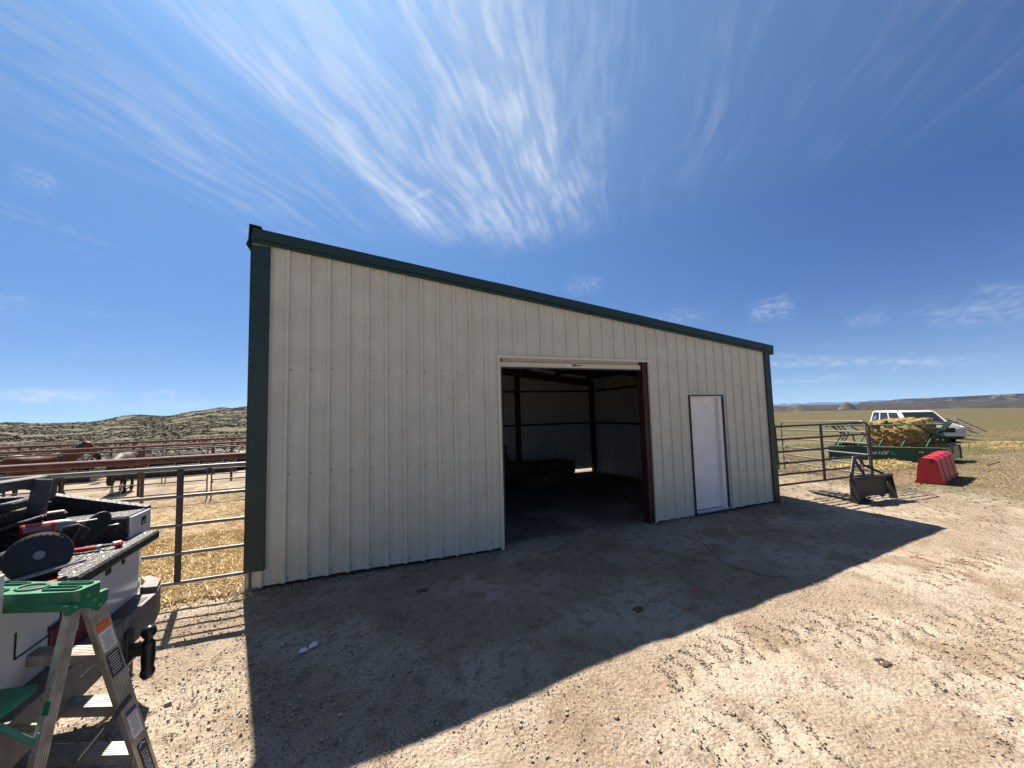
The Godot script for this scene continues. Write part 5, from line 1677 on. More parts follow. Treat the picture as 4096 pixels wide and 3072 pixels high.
	# side boxes of the bed and their sloping rails, headboard
	for s in 2:
		var z0 := 1.44 if s == 0 else 2.765
		var z1 := 1.72 if s == 0 else 3.13
		var b := part("side_box", MB.new().box(Vector3(-0.75, 1.205, (z0 + z1) * 0.5), Vector3(0.84, 0.17, z1 - z0), Basis(), 0.012), deck, t)
		part("end_plate", MB.new().box(Vector3(-0.326, 1.19, (z0 + z1) * 0.5), Vector3(0.016, 0.19, z1 - z0 - 0.004), Basis(), 0.005), white, b)
		if s == 0:
			part("latch_recess", MB.new().box(Vector3(-0.317, 1.22, 1.55), Vector3(0.006, 0.06, 0.06), Basis(), 0.002), black, b)
			part("latch", MB.new().box(Vector3(-0.315, 1.21, 1.55), Vector3(0.008, 0.03, 0.05), Basis(), 0.002), mat(Color(0.35, 0.26, 0.10), 0.4, 0.5), b)
			part("box_handle", MB.new().path(PackedVector3Array([Vector3(-0.38, 1.245, 1.722), Vector3(-0.38, 1.248, 1.738), Vector3(-0.47, 1.240, 1.738), Vector3(-0.47, 1.237, 1.722)]), 0.006, 6), M.zinc, b)
		var zr := 1.42 if s == 0 else 3.16
		part("bed_rail", MB.new().prism(PackedVector2Array([Vector2(-0.34, 1.02), Vector2(-0.34, 1.30), Vector2(-0.88, 1.445), Vector2(-2.3, 1.46), Vector2(-2.3, 1.02)]), Transform3D(Basis(), Vector3(0, 0, zr - 0.035)), 0.075), liner, t)
		part("side_panel", MB.new().box(Vector3(-1.40, 0.95, 1.415 if s == 0 else 3.20), Vector3(1.9, 0.72, 0.03), Basis(), 0.01), white, t)
	part("headboard", MB.new().box(Vector3(-0.90, 1.24, 2.31), Vector3(0.06, 0.44, 1.62), Basis(), 0.01), liner, t)
	part("headboard_lip", MB.new().box(Vector3(-0.855, 1.40, 2.31), Vector3(0.035, 0.02, 1.6), Basis(), 0.004).box(Vector3(-0.83, 1.33, 2.31), Vector3(0.05, 0.02, 1.6), Basis(), 0.004), deck, t)
	part("bed_front", MB.new().box(Vector3(-1.60, 1.05, 2.31), Vector3(1.35, 0.05, 1.62)), liner, t)
	# bumper with a step corner
	var bp := PackedVector2Array([Vector2(-0.20, 3.26), Vector2(-0.20, 1.62), Vector2(-0.24, 1.44), Vector2(-0.36, 1.31), Vector2(-0.42, 1.29), Vector2(-0.45, 1.36), Vector2(-0.37, 1.44), Vector2(-0.34, 1.60), Vector2(-0.34, 3.26)])
	var bump := part("bumper", MB.new().prism(bp, Transform3D(flat, Vector3(0, 0.705, 0)), 0.20), grey, t)
	part("step_pad", MB.new().prism(PackedVector2Array([Vector2(-0.225, 1.98), Vector2(-0.225, 1.68), Vector2(-0.315, 1.68), Vector2(-0.315, 1.98)]), Transform3D(flat, Vector3(0, 0.709, 0)), 0.006), black, bump)
	part("bumper_corner", MB.new().prism(PackedVector2Array([Vector2(-0.205, 1.60), Vector2(-0.245, 1.435), Vector2(-0.36, 1.315), Vector2(-0.40, 1.34), Vector2(-0.33, 1.45), Vector2(-0.31, 1.58)]), Transform3D(flat, Vector3(0, 0.745, 0)), 0.05), grey, bump)
	# receiver and stacked ball mount
	var h := part("hitch", MB.new().box(Vector3(-0.32, 0.55, 2.0), Vector3(0.26, 0.11, 0.11), Basis(), 0.008).box(Vector3(-0.215, 0.42, 2.0), Vector3(0.075, 0.42, 0.085), Basis(), 0.008).box(Vector3(-0.14, 0.50, 2.0), Vector3(0.12, 0.06, 0.065), Basis(), 0.006), black, t)
	for y in [0.33, 0.44, 0.24]:
		part("mount_rung", MB.new().box(Vector3(-0.174, y, 2.0), Vector3(0.012, 0.016, 0.09)), M.zinc, h)
	part("hitch_ball", MB.new().lathe(PackedVector2Array([Vector2(0.03, -0.14), Vector2(0.036, -0.07), Vector2(0.036, 0.03), Vector2(0.022, 0.045), Vector2(0.022, 0.06), Vector2(0.036, 0.078), Vector2(0.0395, 0.10), Vector2(0.034, 0.122), Vector2(0.02, 0.135), Vector2(0.0001, 0.138)]), Transform3D(Basis(), Vector3(-0.09, 0.50, 2.0)), 16), mat(Color(0.03, 0.03, 0.032), 0.3, 0.6), h)
	part("lower_ball", MB.new().lathe(PackedVector2Array([Vector2(0.0001, -0.05), Vector2(0.026, -0.042), Vector2(0.038, -0.02), Vector2(0.038, 0.0), Vector2(0.026, 0.03), Vector2(0.024, 0.05)]), Transform3D(Basis(), Vector3(-0.09, 0.36, 2.0)), 16), mat(Color(0.03, 0.03, 0.032), 0.3, 0.6), h)
	for y in [0.46, 0.30]:
		part("hitch_pin", MB.new().tube(Vector3(-0.22, y, 2.03), Vector3(-0.22, y, 2.09), 0.009, -1, 8).path(PackedVector3Array([Vector3(-0.22, y, 2.09), Vector3(-0.19, y + 0.01, 2.095), Vector3(-0.15, y - 0.005, 2.095), Vector3(-0.145, y - 0.03, 2.095), Vector3(-0.17, y - 0.035, 2.095), Vector3(-0.20, y - 0.005, 2.095)]), 0.004, 6), M.zinc, h)
	# chassis, wheels and cab (all but out of sight)
	part("chassis", MB.new().box(Vector3(-2.4, 0.55, 2.31), Vector3(3.7, 0.16, 1.0)), black, t)
	for x in [-1.35, -4.4]:
		for z in [1.56, 3.06]:
			var w := part("wheel", MB.new().lathe(PackedVector2Array([Vector2(0.22, -0.12), Vector2(0.35, -0.13), Vector2(0.385, -0.09), Vector2(0.39, 0.0), Vector2(0.385, 0.09), Vector2(0.35, 0.13), Vector2(0.22, 0.12)]), Transform3D(Basis(Vector3.RIGHT, PI * 0.5), Vector3(x, 0.385, z)), 24), mat(Color(0.02, 0.02, 0.02), 0.85), t)
			part("rim", MB.new().lathe(PackedVector2Array([Vector2(0.23, -0.05), Vector2(0.22, 0.06), Vector2(0.1, 0.04), Vector2(0.0001, 0.05)]), Transform3D(Basis(Vector3.RIGHT, PI * 0.5 * signf(z - 2.31)), Vector3(x, 0.385, z)), 20), M.zinc, w)
	part("cab", MB.new().prism(PackedVector2Array([Vector2(-2.42, 0.65), Vector2(-2.42, 1.45), Vector2(-2.58, 1.98), Vector2(-3.6, 2.0), Vector2(-4.15, 1.45), Vector2(-5.1, 1.30), Vector2(-5.2, 0.65)]), Transform3D(Basis(), Vector3(0, 0, 1.45)), 1.72), white, t)
	var gl := mat(Color(0.015, 0.018, 0.02), 0.08)
	part("rear_window", MB.new().box(Vector3(-2.49, 1.72, 2.31), Vector3(0.02, 0.36, 1.35), Basis(Vector3.BACK, 0.29)), gl, t)
	for z in [1.447, 3.173]:
		part("side_window", MB.new().prism(PackedVector2Array([Vector2(-2.65, 1.50), Vector2(-2.72, 1.88), Vector2(-3.55, 1.90), Vector2(-3.95, 1.50)]), Transform3D(Basis(), Vector3(0, 0, z - 0.006)), 0.012), gl, t)

func make_tools() -> void:
	var black := mat(Color(0.014, 0.014, 0.015), 0.6)
	var cloth := tri(mat(Color(0.022, 0.022, 0.021), 0.9), noise_tex(80, 0.05, Color(0.5, 0.5, 0.5), Color(1, 1, 1), 256, 3), 4.0)
	var red := mat(Color(0.36, 0.022, 0.028), 0.4)
	var greyp := mat(Color(0.18, 0.18, 0.19), 0.45)
	# cut-off saw: round guard, blade, body with a strap handle
	var p := on(150, 2325, 1.14)
	var t := thing("cutoff_saw", "black and red cut-off saw with a round blade guard lying on the shelf", "power tool", p + Vector3(0, 0.0, 0.0), 0.5)
	var disc := Transform3D(Basis(Vector3.RIGHT, PI * 0.5 - 0.35), Vector3(0.0, 0.125, 0.0))
	part("blade_guard", MB.new().lathe(PackedVector2Array([Vector2(0.118, -0.02), Vector2(0.122, 0.0), Vector2(0.118, 0.022), Vector2(0.06, 0.03), Vector2(0.0001, 0.032)]), disc, 28), black, t)
	part("blade", MB.new().lathe(PackedVector2Array([Vector2(0.108, 0.0), Vector2(0.108, 0.034), Vector2(0.04, 0.035), Vector2(0.0001, 0.036)]), disc, 28), mat(Color(0.02, 0.022, 0.026), 0.55, 0.3), t)
	part("arbor", MB.new().lathe(PackedVector2Array([Vector2(0.022, 0.03), Vector2(0.022, 0.044), Vector2(0.012, 0.046), Vector2(0.0001, 0.046)]), disc, 14), greyp, t)
	part("shoe", MB.new().box(Vector3(0.03, 0.06, 0.075), Vector3(0.27, 0.012, 0.05), Basis(Vector3.BACK, 0.14), 0.003), greyp, t)
	part("motor", MB.new().path(PackedVector3Array([Vector3(-0.02, 0.14, -0.04), Vector3(-0.10, 0.12, -0.10), Vector3(-0.26, 0.07, -0.12)]), [0.05, 0.045, 0.035], 12), black, t)
	part("grip", MB.new().path(PackedVector3Array([Vector3(-0.24, 0.08, -0.12), Vector3(-0.30, 0.06, -0.10), Vector3(-0.36, 0.05, -0.08)]), [0.036, 0.040, 0.036], 12), red, t)
	part("carry_strap", MB.new().path(PackedVector3Array([Vector3(0.06, 0.20, -0.02), Vector3(0.08, 0.245, -0.03), Vector3(0.13, 0.25, -0.03), Vector3(0.17, 0.22, -0.02), Vector3(0.15, 0.18, 0.0)]), 0.008, 6), black, t)
	# impact driver
	p = on(205, 2215, 1.14)
	t = thing("impact_driver", "red and black impact driver with a bit pointing at the shed", "power tool", p, 0.42)
	part("housing", MB.new().lathe(PackedVector2Array([Vector2(0.0001, -0.11), Vector2(0.03, -0.11), Vector2(0.034, -0.09), Vector2(0.034, 0.03)]), Transform3D(Basis(Vector3.BACK, -PI * 0.5), Vector3(-0.02, 0.17, 0)), 16), red, t)
	part("nose", MB.new().lathe(PackedVector2Array([Vector2(0.034, 0.03), Vector2(0.032, 0.075), Vector2(0.022, 0.10), Vector2(0.012, 0.12), Vector2(0.0001, 0.12)]), Transform3D(Basis(Vector3.BACK, -PI * 0.5), Vector3(-0.02, 0.17, 0)), 16), greyp, t)
	part("drill_bit", MB.new().tube(Vector3(0.09, 0.17, 0), Vector3(0.13, 0.17, 0), 0.007, -1, 6).tube(Vector3(0.12, 0.17, 0), Vector3(0.19, 0.172, 0), 0.005, -1, 6), M.zinc, t)
	part("name_plate", MB.new().box(Vector3(-0.06, 0.172, 0.034), Vector3(0.11, 0.028, 0.003), Basis(), 0.001), greyp, t)
	part("handle", MB.new().path(PackedVector3Array([Vector3(-0.03, 0.15, 0), Vector3(-0.045, 0.09, 0.0), Vector3(-0.055, 0.045, 0)]), [0.026, 0.020, 0.022], 10), red, t)
	part("battery", MB.new().box(Vector3(-0.05, 0.028, 0), Vector3(0.12, 0.05, 0.07), Basis(), 0.008), black, t)
	# tool belt pouches
	p = on(70, 2225, 1.14)
	t = thing("tool_belt", "black cloth tool belt with pouches heaped at the back of the shelf", "tool belt", p, 0.3)
	part("pouch", MB.new().box(Vector3(-0.06, 0.075, 0.02), Vector3(0.14, 0.13, 0.10), Basis.from_euler(Vector3(0.2, 0.4, 0.5)), 0.03), cloth, t)
	part("pouch", MB.new().box(Vector3(0.06, 0.09, -0.03), Vector3(0.12, 0.14, 0.09), Basis.from_euler(Vector3(-0.3, -0.3, 0.7)), 0.03), cloth, t)
	part("strap", MB.new().path(PackedVector3Array([Vector3(-0.2, 0.02, 0.05), Vector3(-0.05, 0.16, 0.05), Vector3(0.02, 0.13, 0.08), Vector3(0.04, 0.07, 0.10), Vector3(0.0, 0.06, 0.12), Vector3(-0.03, 0.10, 0.11)]), 0.012, 6), cloth, t)
	# knee pad
	p = on(330, 2190, 1.14)
	t = thing("knee_pad", "black quilted oval pad leaning against the bed side box", "pad", p, 0.55)
	var oval := PackedVector2Array()
	for i in 20:
		var a := TAU * i / 20.0
		oval.append(Vector2(cos(a) * 0.125, sin(a) * 0.045 * (1.15 + 0.25 * cos(a))))
	part("pad", MB.new().prism(oval, Transform3D(Basis.from_euler(Vector3(-0.12, 0.25, 0.85)), Vector3(0.03, 0.10, 0.0)), 0.016), cloth, t)
	var rim := PackedVector3Array()
	for q in oval: rim.append(Transform3D(Basis.from_euler(Vector3(-0.12, 0.25, 0.85)), Vector3(0.03, 0.10, 0.0)) * Vector3(q.x, q.y, 0.012))
	part("binding", MB.new().path(rim, 0.009, 6, true, true), black, t)
	# utility tool with a red handle
	var a0 := on(265, 2215, 1.15)
	var a1 := on(478, 2185, 1.15)
	t = thing("pry_tool", "red handled pry tool lying along the tailgate shelf", "hand tool")
	t.transform = along(a0, a1)
	var L := a0.distance_to(a1)
	part("blade", MB.new().box(Vector3(L * 0.28, 0.012, 0), Vector3(L * 0.56, 0.022, 0.035), Basis(), 0.006), red, t)
	part("ferrule", MB.new().box(Vector3(L * 0.60, 0.012, 0), Vector3(L * 0.12, 0.026, 0.038), Basis(), 0.004), M.zinc, t)
	part("neck", MB.new().tube(Vector3(L * 0.64, 0.014, 0), Vector3(L * 0.92, 0.016, 0), 0.010, 0.006, 8), black, t)
	part("claw", MB.new().box(Vector3(L * 0.94, 0.02, -0.015), Vector3(0.05, 0.018, 0.05), Basis(Vector3.UP, 0.5), 0.006), M.zinc, t)
	part("knob", MB.new().box(Vector3(L, 0.016, 0.01), Vector3(0.035, 0.03, 0.05), Basis(Vector3.UP, -0.3), 0.01), red, t)
	# speed square
	p = on(140, 2345, 1.145)
	t = thing("speed_square", "red triangular speed square lying on the shelf", "hand tool", p, 0.55)
	part("plate", MB.new().prism(PackedVector2Array([Vector2(-0.10, -0.06), Vector2(0.07, -0.06), Vector2(0.07, 0.10)]), Transform3D(Basis(Vector3.RIGHT, -PI * 0.5), Vector3(0, 0.012, 0)), 0.005), red, t)
	part("slot", MB.new().box(Vector3(0.02, 0.0178, 0.01), Vector3(0.07, 0.001, 0.012), Basis(Vector3.UP, 0.5)), black, t)
	part("fence", MB.new().box(Vector3(0.073, 0.013, -0.02), Vector3(0.008, 0.028, 0.16), Basis(), 0.002), mat(Color(0.25, 0.06, 0.05), 0.5), t)
	# spare battery on the side box
	p = on(222, 2082, 1.30)
	t = thing("tool_battery", "black tool battery resting on top of the truck's bed side box", "battery", p, 0.5)
	part("case", MB.new().box(Vector3(0, 0.028, 0), Vector3(0.105, 0.045, 0.07), Basis(), 0.008), black, t)
	part("terminal_rail", MB.new().box(Vector3(0.0, 0.056, 0), Vector3(0.08, 0.014, 0.05), Basis(), 0.004), mat(Color(0.35, 0.30, 0.26), 0.6), t)
	part("release_button", MB.new().box(Vector3(-0.054, 0.03, 0), Vector3(0.006, 0.02, 0.03), Basis(), 0.002), greyp, t)
	# grey arched plastic bracket on the headboard
	t = thing("fender_bracket", "dusty grey arched plastic bracket hooked over the bed's front wall", "bracket", Vector3(-0.87, 1.455, 1.80), 0.25)
	var gp := tri(mat(Color(0.10, 0.10, 0.105), 0.6), noise_tex(81, 0.02, Color(0.45, 0.43, 0.4), Color(1, 1, 1), 256, 5), 2.2)
	var arch := PackedVector2Array([Vector2(-0.22, 0.0)])
	for i in 9:
		var an := PI - PI * i / 8.0
		arch.append(Vector2(-0.02 + cos(an) * 0.13, sin(an) * 0.085))
	arch.append_array(PackedVector2Array([Vector2(0.16, 0.0), Vector2(0.17, 0.12), Vector2(0.12, 0.145), Vector2(-0.16, 0.13)]))
	part("arch", MB.new().prism(arch, Transform3D(Basis(Vector3.UP, 0.6), Vector3(0, 0, -0.03)), 0.05), gp, t)
	part("flap", MB.new().box(Vector3(0.12, 0.035, 0.04), Vector3(0.02, 0.22, 0.17), Basis.from_euler(Vector3(0, 0.7, -0.12)), 0.008), gp, t)
	part("top_plate", MB.new().box(Vector3(-0.04, 0.137, 0.0), Vector3(0.34, 0.014, 0.12), Basis.from_euler(Vector3(0, 0.6, 0.05)), 0.004), gp, t)

func make_ladder() -> void:
	# a four-foot step ladder; its own x runs along the steps, -z is its front
	var alu := tri(mat(Color(0.52, 0.50, 0.46), 0.38, 0.55), noise_tex(90, 0.02, Color(0.62, 0.58, 0.52), Color(1, 1, 1), 256, 5), 1.4)
	var green := tri(mat(Color(0.012, 0.155, 0.075), 0.45), noise_tex(91, 0.02, Color(0.75, 0.78, 0.75), Color(1, 1, 1), 256, 4), 2.0)
	var yaw := deg_to_rad(-22.03)
	var rt := Vector3(cos(yaw), 0, -sin(yaw))
	var fw := Vector3(-sin(yaw), 0, -cos(yaw))
	var at := func(X: float, y: float, d: float) -> Vector3: return Vector3(X, y, -d)
	var t := thing("step_ladder", "aluminium step ladder with a green plastic top and pail shelf beside the truck", "ladder")
	t.transform = Transform3D(Basis(rt, Vector3.UP, -fw), Vector3(EYE.x, 0, EYE.z) - rt * 0.03)
	var FR: Vector3 = at.call(-2.00, 1.12, 1.905)
	var FRb: Vector3 = at.call(-1.955, 0.01, 2.215)
	var FL: Vector3 = at.call(-2.44, 1.12, 1.905)
	var FLb: Vector3 = at.call(-2.56, 0.01, 2.215)
	var RR: Vector3 = at.call(-2.00, 1.12, 1.835)
	var RRb: Vector3 = at.call(-1.965, 0.01, 1.60)
	var RL: Vector3 = at.call(-2.44, 1.12, 1.835)
	var RLb: Vector3 = at.call(-2.52, 0.01, 1.60)
	var channel := func(a: Vector3, b: Vector3, w: float, side: float, called: String) -> MeshInstance3D:
		# C-channel rail: ribbed web on the outer side and two flanges
		var y := (a - b).normalized()
		var x := Vector3(side, 0, 0)
		x = (x - y * x.dot(y)).normalized()
		var z := x.cross(y)
		var bb := Basis(x, y, z)
		var m := MB.new()
		var c := (a + b) * 0.5
		var L := a.distance_to(b)
		m.box(c, Vector3(0.004, L, w), bb)
		for s in [-1.0, 1.0]:
			m.box(c + bb * Vector3(-0.014, 0, s * (w * 0.5 - 0.002)), Vector3(0.026, L, 0.004), bb)
		for k in 5:
			m.box(c + bb * Vector3(0.003, 0, (k - 2) * w * 0.17), Vector3(0.003, L - 0.002, 0.005), bb)
		return part(called, m, alu, t)
	var r1: MeshInstance3D = channel.call(FR, FRb, 0.082, 1.0, "front_rail")
	var r2: MeshInstance3D = channel.call(FL, FLb, 0.082, -1.0, "front_rail")
	var r3: MeshInstance3D = channel.call(RR, RRb, 0.050, 1.0, "rear_rail")
	channel.call(RL, RLb, 0.050, -1.0, "rear_rail")
	for y in [0.83, 0.535, 0.24]:
		var k: float = (1.12 - y) / 1.11
		var a := FL.lerp(FLb, k)
		var b := FR.lerp(FRb, k)
		var sp := part("step", MB.new().box((a + b) * 0.5, Vector3(a.distance_to(b) - 0.006, 0.006, 0.085), Basis(), 0.001).box((a + b) * 0.5 + Vector3(0, -0.022, 0.041), Vector3(a.distance_to(b) - 0.008, 0.046, 0.004)).box((a + b) * 0.5 + Vector3(0, -0.022, -0.041), Vector3(a.distance_to(b) - 0.008, 0.046, 0.004)), alu, t)
		for i in 6:
			part("tread_ridge", MB.new().box((a + b) * 0.5 + Vector3(0, 0.004, -0.033 + i * 0.013), Vector3(a.distance_to(b) - 0.02, 0.003, 0.004)), alu, sp)
		part("step_brace", MB.new().box(b + Vector3(-0.06, -0.055, 0.036), Vector3(0.13, 0.016, 0.003), Basis(Vector3.BACK, 0.7)), alu, sp)
	for y in [0.66, 0.32]:
		var k: float = (1.12 - y) / 1.11
		var a := RL.lerp(RLb, k)
		var b := RR.lerp(RRb, k)
		part("rear_brace", MB.new().box((a + b) * 0.5, Vector3(a.distance_to(b), 0.034, 0.012), Basis(), 0.002), alu, t)
		part("rivet", MB.new().lathe(PackedVector2Array([Vector2(0.008, 0.0), Vector2(0.007, 0.004), Vector2(0.0001, 0.006)]), Transform3D(Basis(Vector3.RIGHT, PI * 0.5), b + Vector3(-0.012, 0, 0.026)), 10), M.zinc, t)
	# spreaders
	for s in 2:
		var a := (FR if s == 0 else FL).lerp(FRb if s == 0 else FLb, 0.52) + Vector3(0.012 if s == 0 else -0.012, 0, 0)
		var b := (RR if s == 0 else RL).lerp(RRb if s == 0 else RLb, 0.70) + Vector3(0.012 if s == 0 else -0.012, 0, 0)
		var x := (b - a).normalized()
		var z := x.cross(Vector3.RIGHT).normalized()
		part("spreader", MB.new().box((a + b) * 0.5, Vector3(a.distance_to(b) + 0.03, 0.022, 0.006), Basis(x, z, x.cross(z)), 0.001), M.steel_dark, t)
	# moulded top: rim, recesses, slots, a round hole rim
	var c := Vector3(-2.22, 1.155, -1.87)
	var top := PackedVector2Array([Vector2(-0.26, -0.06), Vector2(-0.24, -0.075), Vector2(0.0, -0.066), Vector2(0.225, -0.055), Vector2(0.24, -0.04), Vector2(0.24, 0.045), Vector2(0.225, 0.06), Vector2(-0.05, 0.066), Vector2(-0.24, 0.08), Vector2(-0.26, 0.065)])
	var flat := Basis(Vector3(1, 0, 0), Vector3(0, 0, -1), Vector3(0, 1, 0))
	var cap := part("top_cap", MB.new().prism(top, Transform3D(flat, c + Vector3(0, -0.022, 0)), 0.052), green, t, "green moulded ladder top")
	for q in [[0.14, 0.026, 0.15, 0.032], [0.14, -0.03, 0.15, 0.018], [-0.17, 0.035, 0.12, 0.024], [-0.16, -0.04, 0.12, 0.02]]:
		part("tray_rim", MB.new().box(c + Vector3(q[0], 0.034, q[1] + q[3] * 0.5), Vector3(q[2], 0.012, 0.006), Basis(), 0.002).box(c + Vector3(q[0], 0.034, q[1] - q[3] * 0.5), Vector3(q[2], 0.012, 0.006), Basis(), 0.002).box(c + Vector3(q[0] + q[2] * 0.5, 0.034, q[1]), Vector3(0.006, 0.012, q[3]), Basis(), 0.002).box(c + Vector3(q[0] - q[2] * 0.5, 0.034, q[1]), Vector3(0.006, 0.012, q[3]), Basis(), 0.002), green, cap)
		part("tray_floor", MB.new().box(c + Vector3(q[0], 0.0305, q[1]), Vector3(q[2] - 0.006, 0.001, q[3] - 0.006)), mat(Color(0.006, 0.06, 0.03), 0.6), cap)
	var ring := PackedVector3Array()
	for i in 18: ring.append(c + Vector3(-0.03 + cos(TAU * i / 18.0) * 0.062, 0.032, 0.002 + sin(TAU * i / 18.0) * 0.036))
	part("hole_rim", MB.new().path(ring, 0.007, 6, true, true), green, cap)
	part("hole", MB.new().lathe(PackedVector2Array([Vector2(0.056, 0.0), Vector2(0.0001, 0.001)]), Transform3D(Basis.from_scale(Vector3(1, 1, 0.58)), c + Vector3(-0.03, 0.0305, 0.002)), 18), mat(Color(0.004, 0.03, 0.016), 0.8), cap)
	for s in [-1.0, 1.0]:
		part("cap_bracket", MB.new().prism(PackedVector2Array([Vector2(-0.085, 0.0), Vector2(0.09, 0.0), Vector2(0.085, -0.05), Vector2(0.045, -0.085), Vector2(0.02, -0.06), Vector2(-0.03, -0.035), Vector2(-0.08, -0.045)]), Transform3D(Basis(Vector3.UP, PI * 0.5), Vector3(-2.22 + s * 0.225 - 0.012, 1.135, -1.87)), 0.024), green, cap)
		for q in [[-0.05, -0.015], [0.03, -0.02], [0.055, -0.055], [0.0, 0.012]]:
			part("rivet", MB.new().lathe(PackedVector2Array([Vector2(0.010, 0.0), Vector2(0.008, 0.005), Vector2(0.0001, 0.007)]), Transform3D(Basis(Vector3.BACK, -PI * 0.5 * s), Vector3(-2.22 + s * 0.239, 1.135 + q[1], -1.865 - q[0])), 10), mat(Color(0.03, 0.22, 0.11), 0.4), cap)
	part("front_lip", MB.new().box(c + Vector3(0.03, -0.038, 0.060), Vector3(0.40, 0.036, 0.012), Basis(), 0.005), green, cap)
	# pail shelf hanging off the back
	var ps := part("pail_shelf", MB.new().box(Vector3(-2.25, 0.80, -1.60), Vector3(0.44, 0.035, 0.24), Basis.from_euler(Vector3(0.10, 0.15, 0.03)), 0.008), green, t, "green folding pail shelf")
	part("shelf_rim", MB.new().box(Vector3(-2.235, 0.825, -1.482), Vector3(0.44, 0.03, 0.012), Basis.from_euler(Vector3(0.10, 0.15, 0.03)), 0.004), green, ps)
	part("shelf_arm", MB.new().box(Vector3(-2.06, 0.71, -1.66), Vector3(0.014, 0.24, 0.02), Basis.from_euler(Vector3(0.5, 0, 0.5)), 0.002), mat(Color(0.05, 0.2, 0.13), 0.5), ps)
	# printed labels on the rails
	var y0 := (FR - FRb).normalized()
	var x0 := (Vector3.RIGHT - y0 * Vector3.RIGHT.dot(y0)).normalized()
	var bb := Basis(x0, y0, x0.cross(y0))
	var lab := func(k: float, h: float, w: float, m: Material, called: String, off: float) -> void:
		part(called, MB.new().box(FR.lerp(FRb, k) + bb * Vector3(0.0052 + off, 0, 0), Vector3(0.0008, h, w), bb), m, r1)
	var paper := mat(Color(0.62, 0.62, 0.60), 0.6)
	var ink := mat(Color(0.03, 0.03, 0.035), 0.6)
	var orange := mat(Color(0.62, 0.11, 0.015), 0.6)
	lab.call(0.135, 0.035, 0.062, orange, "warning_label", 0.0)
	lab.call(0.205, 0.105, 0.062, paper, "warning_label", 0.0)
	lab.call(0.325, 0.125, 0.062, ink, "warning_label", 0.0)
	lab.call(0.58, 0.018, 0.052, mat(Color(0.04, 0.05, 0.16), 0.6), "rating_label", 0.0)
	lab.call(0.655, 0.14, 0.052, paper, "rating_label", 0.0)
	for i in 8:
		lab.call(0.175 + i * 0.0095, 0.003, 0.05 - 0.006 * (i % 3), ink, "label_line", 0.001)
		lab.call(0.282 + i * 0.0115, 0.003, 0.05 - 0.006 * (i % 3), paper, "label_line", 0.001)
		lab.call(0.605 + i * 0.013, 0.003, 0.042 - 0.006 * (i % 3), ink, "label_line", 0.001)
	lab.call(0.865, 0.25, 0.045, ink, "name_label", 0.0)
	var tm := TextMesh.new()
	var fnt := SystemFont.new()
	fnt.font_names = PackedStringArray(["Droid Sans"])
	tm.font = fnt
	tm.text = "LOUISVILLE"
	tm.font_size = 20
	tm.pixel_size = 0.00185
	tm.depth = 0.0006
	tm.material = paper
	shared("lettering", tm, r1, Transform3D(Basis(-bb.y, bb.z * -1.0, bb.x), FR.lerp(FRb, 0.885) + bb * Vector3(0.0064, 0, 0)))
	part("arrow_mark", MB.new().box(FR.lerp(FRb, 0.768) + bb * Vector3(0.0062, 0, 0.007), Vector3(0.0006, 0.006, 0.022), bb * Basis(Vector3.RIGHT, 0.7)).box(FR.lerp(FRb, 0.768) + bb * Vector3(0.0062, 0, -0.007), Vector3(0.0006, 0.006, 0.022), bb * Basis(Vector3.RIGHT, -0.7)), paper, r1)
	# labels on the inner faces of the other front rail
	var y2 := (FL - FLb).normalized()
	var x2 := (Vector3.RIGHT - y2 * Vector3.RIGHT.dot(y2)).normalized()
	var b2 := Basis(x2, y2, x2.cross(y2))
	for q in [[0.10, 0.03, orange], [0.19, 0.15, paper], [0.78, 0.018, ink], [0.88, 0.2, paper]]:
		part("instruction_label", MB.new().box(FL.lerp(FLb, q[0]) + b2 * Vector3(0.0028, 0, 0), Vector3(0.0008, q[1], 0.058), b2), q[2], r2)
	for i in 9:
		for k in [0.14 + i * 0.0125, 0.81 + i * 0.017]:
			part("label_line", MB.new().box(FL.lerp(FLb, k) + b2 * Vector3(0.0036, 0, 0), Vector3(0.0006, 0.004, 0.048 - 0.008 * (i % 3)), b2), ink, r2)
	part("paint_smear", MB.new().box(RR.lerp(RRb, 0.34) + Vector3(0.0, 0, 0.0262), Vector3(0.026, 0.05, 0.0008), Basis(Vector3.RIGHT, -0.2)), green, r3)
	for i in 2:
		part("shoe", MB.new().box((FRb if i == 0 else FLb) + Vector3(0, 0.012, 0), Vector3(0.04, 0.03, 0.10), Basis(), 0.006), M.steel_dark, t)
		part("shoe", MB.new().box((RRb if i == 0 else RLb) + Vector3(0, 0.012, 0), Vector3(0.04, 0.03, 0.07), Basis(), 0.006), M.steel_dark, t)

# ---------------------------------------------------------------- small things
func squiggle(at: Vector3, n: int, step: float, seed_: int, turn: float, bend: float) -> PackedVector3Array:
	var r := RandomNumberGenerator.new()
	r.seed = seed_
	var p := PackedVector3Array()
	var a := turn
	var q := at
	var curl := 0.0
	for i in n:
		p.append(Vector3(q.x, ground_y(q.x, q.z) + 0.012 + 0.008 * r.randf(), q.z))
		curl = curl * 0.8 + r.randf_range(-bend, bend)
		a += curl
		q += Vector3(cos(a), 0, sin(a)) * step
	return p

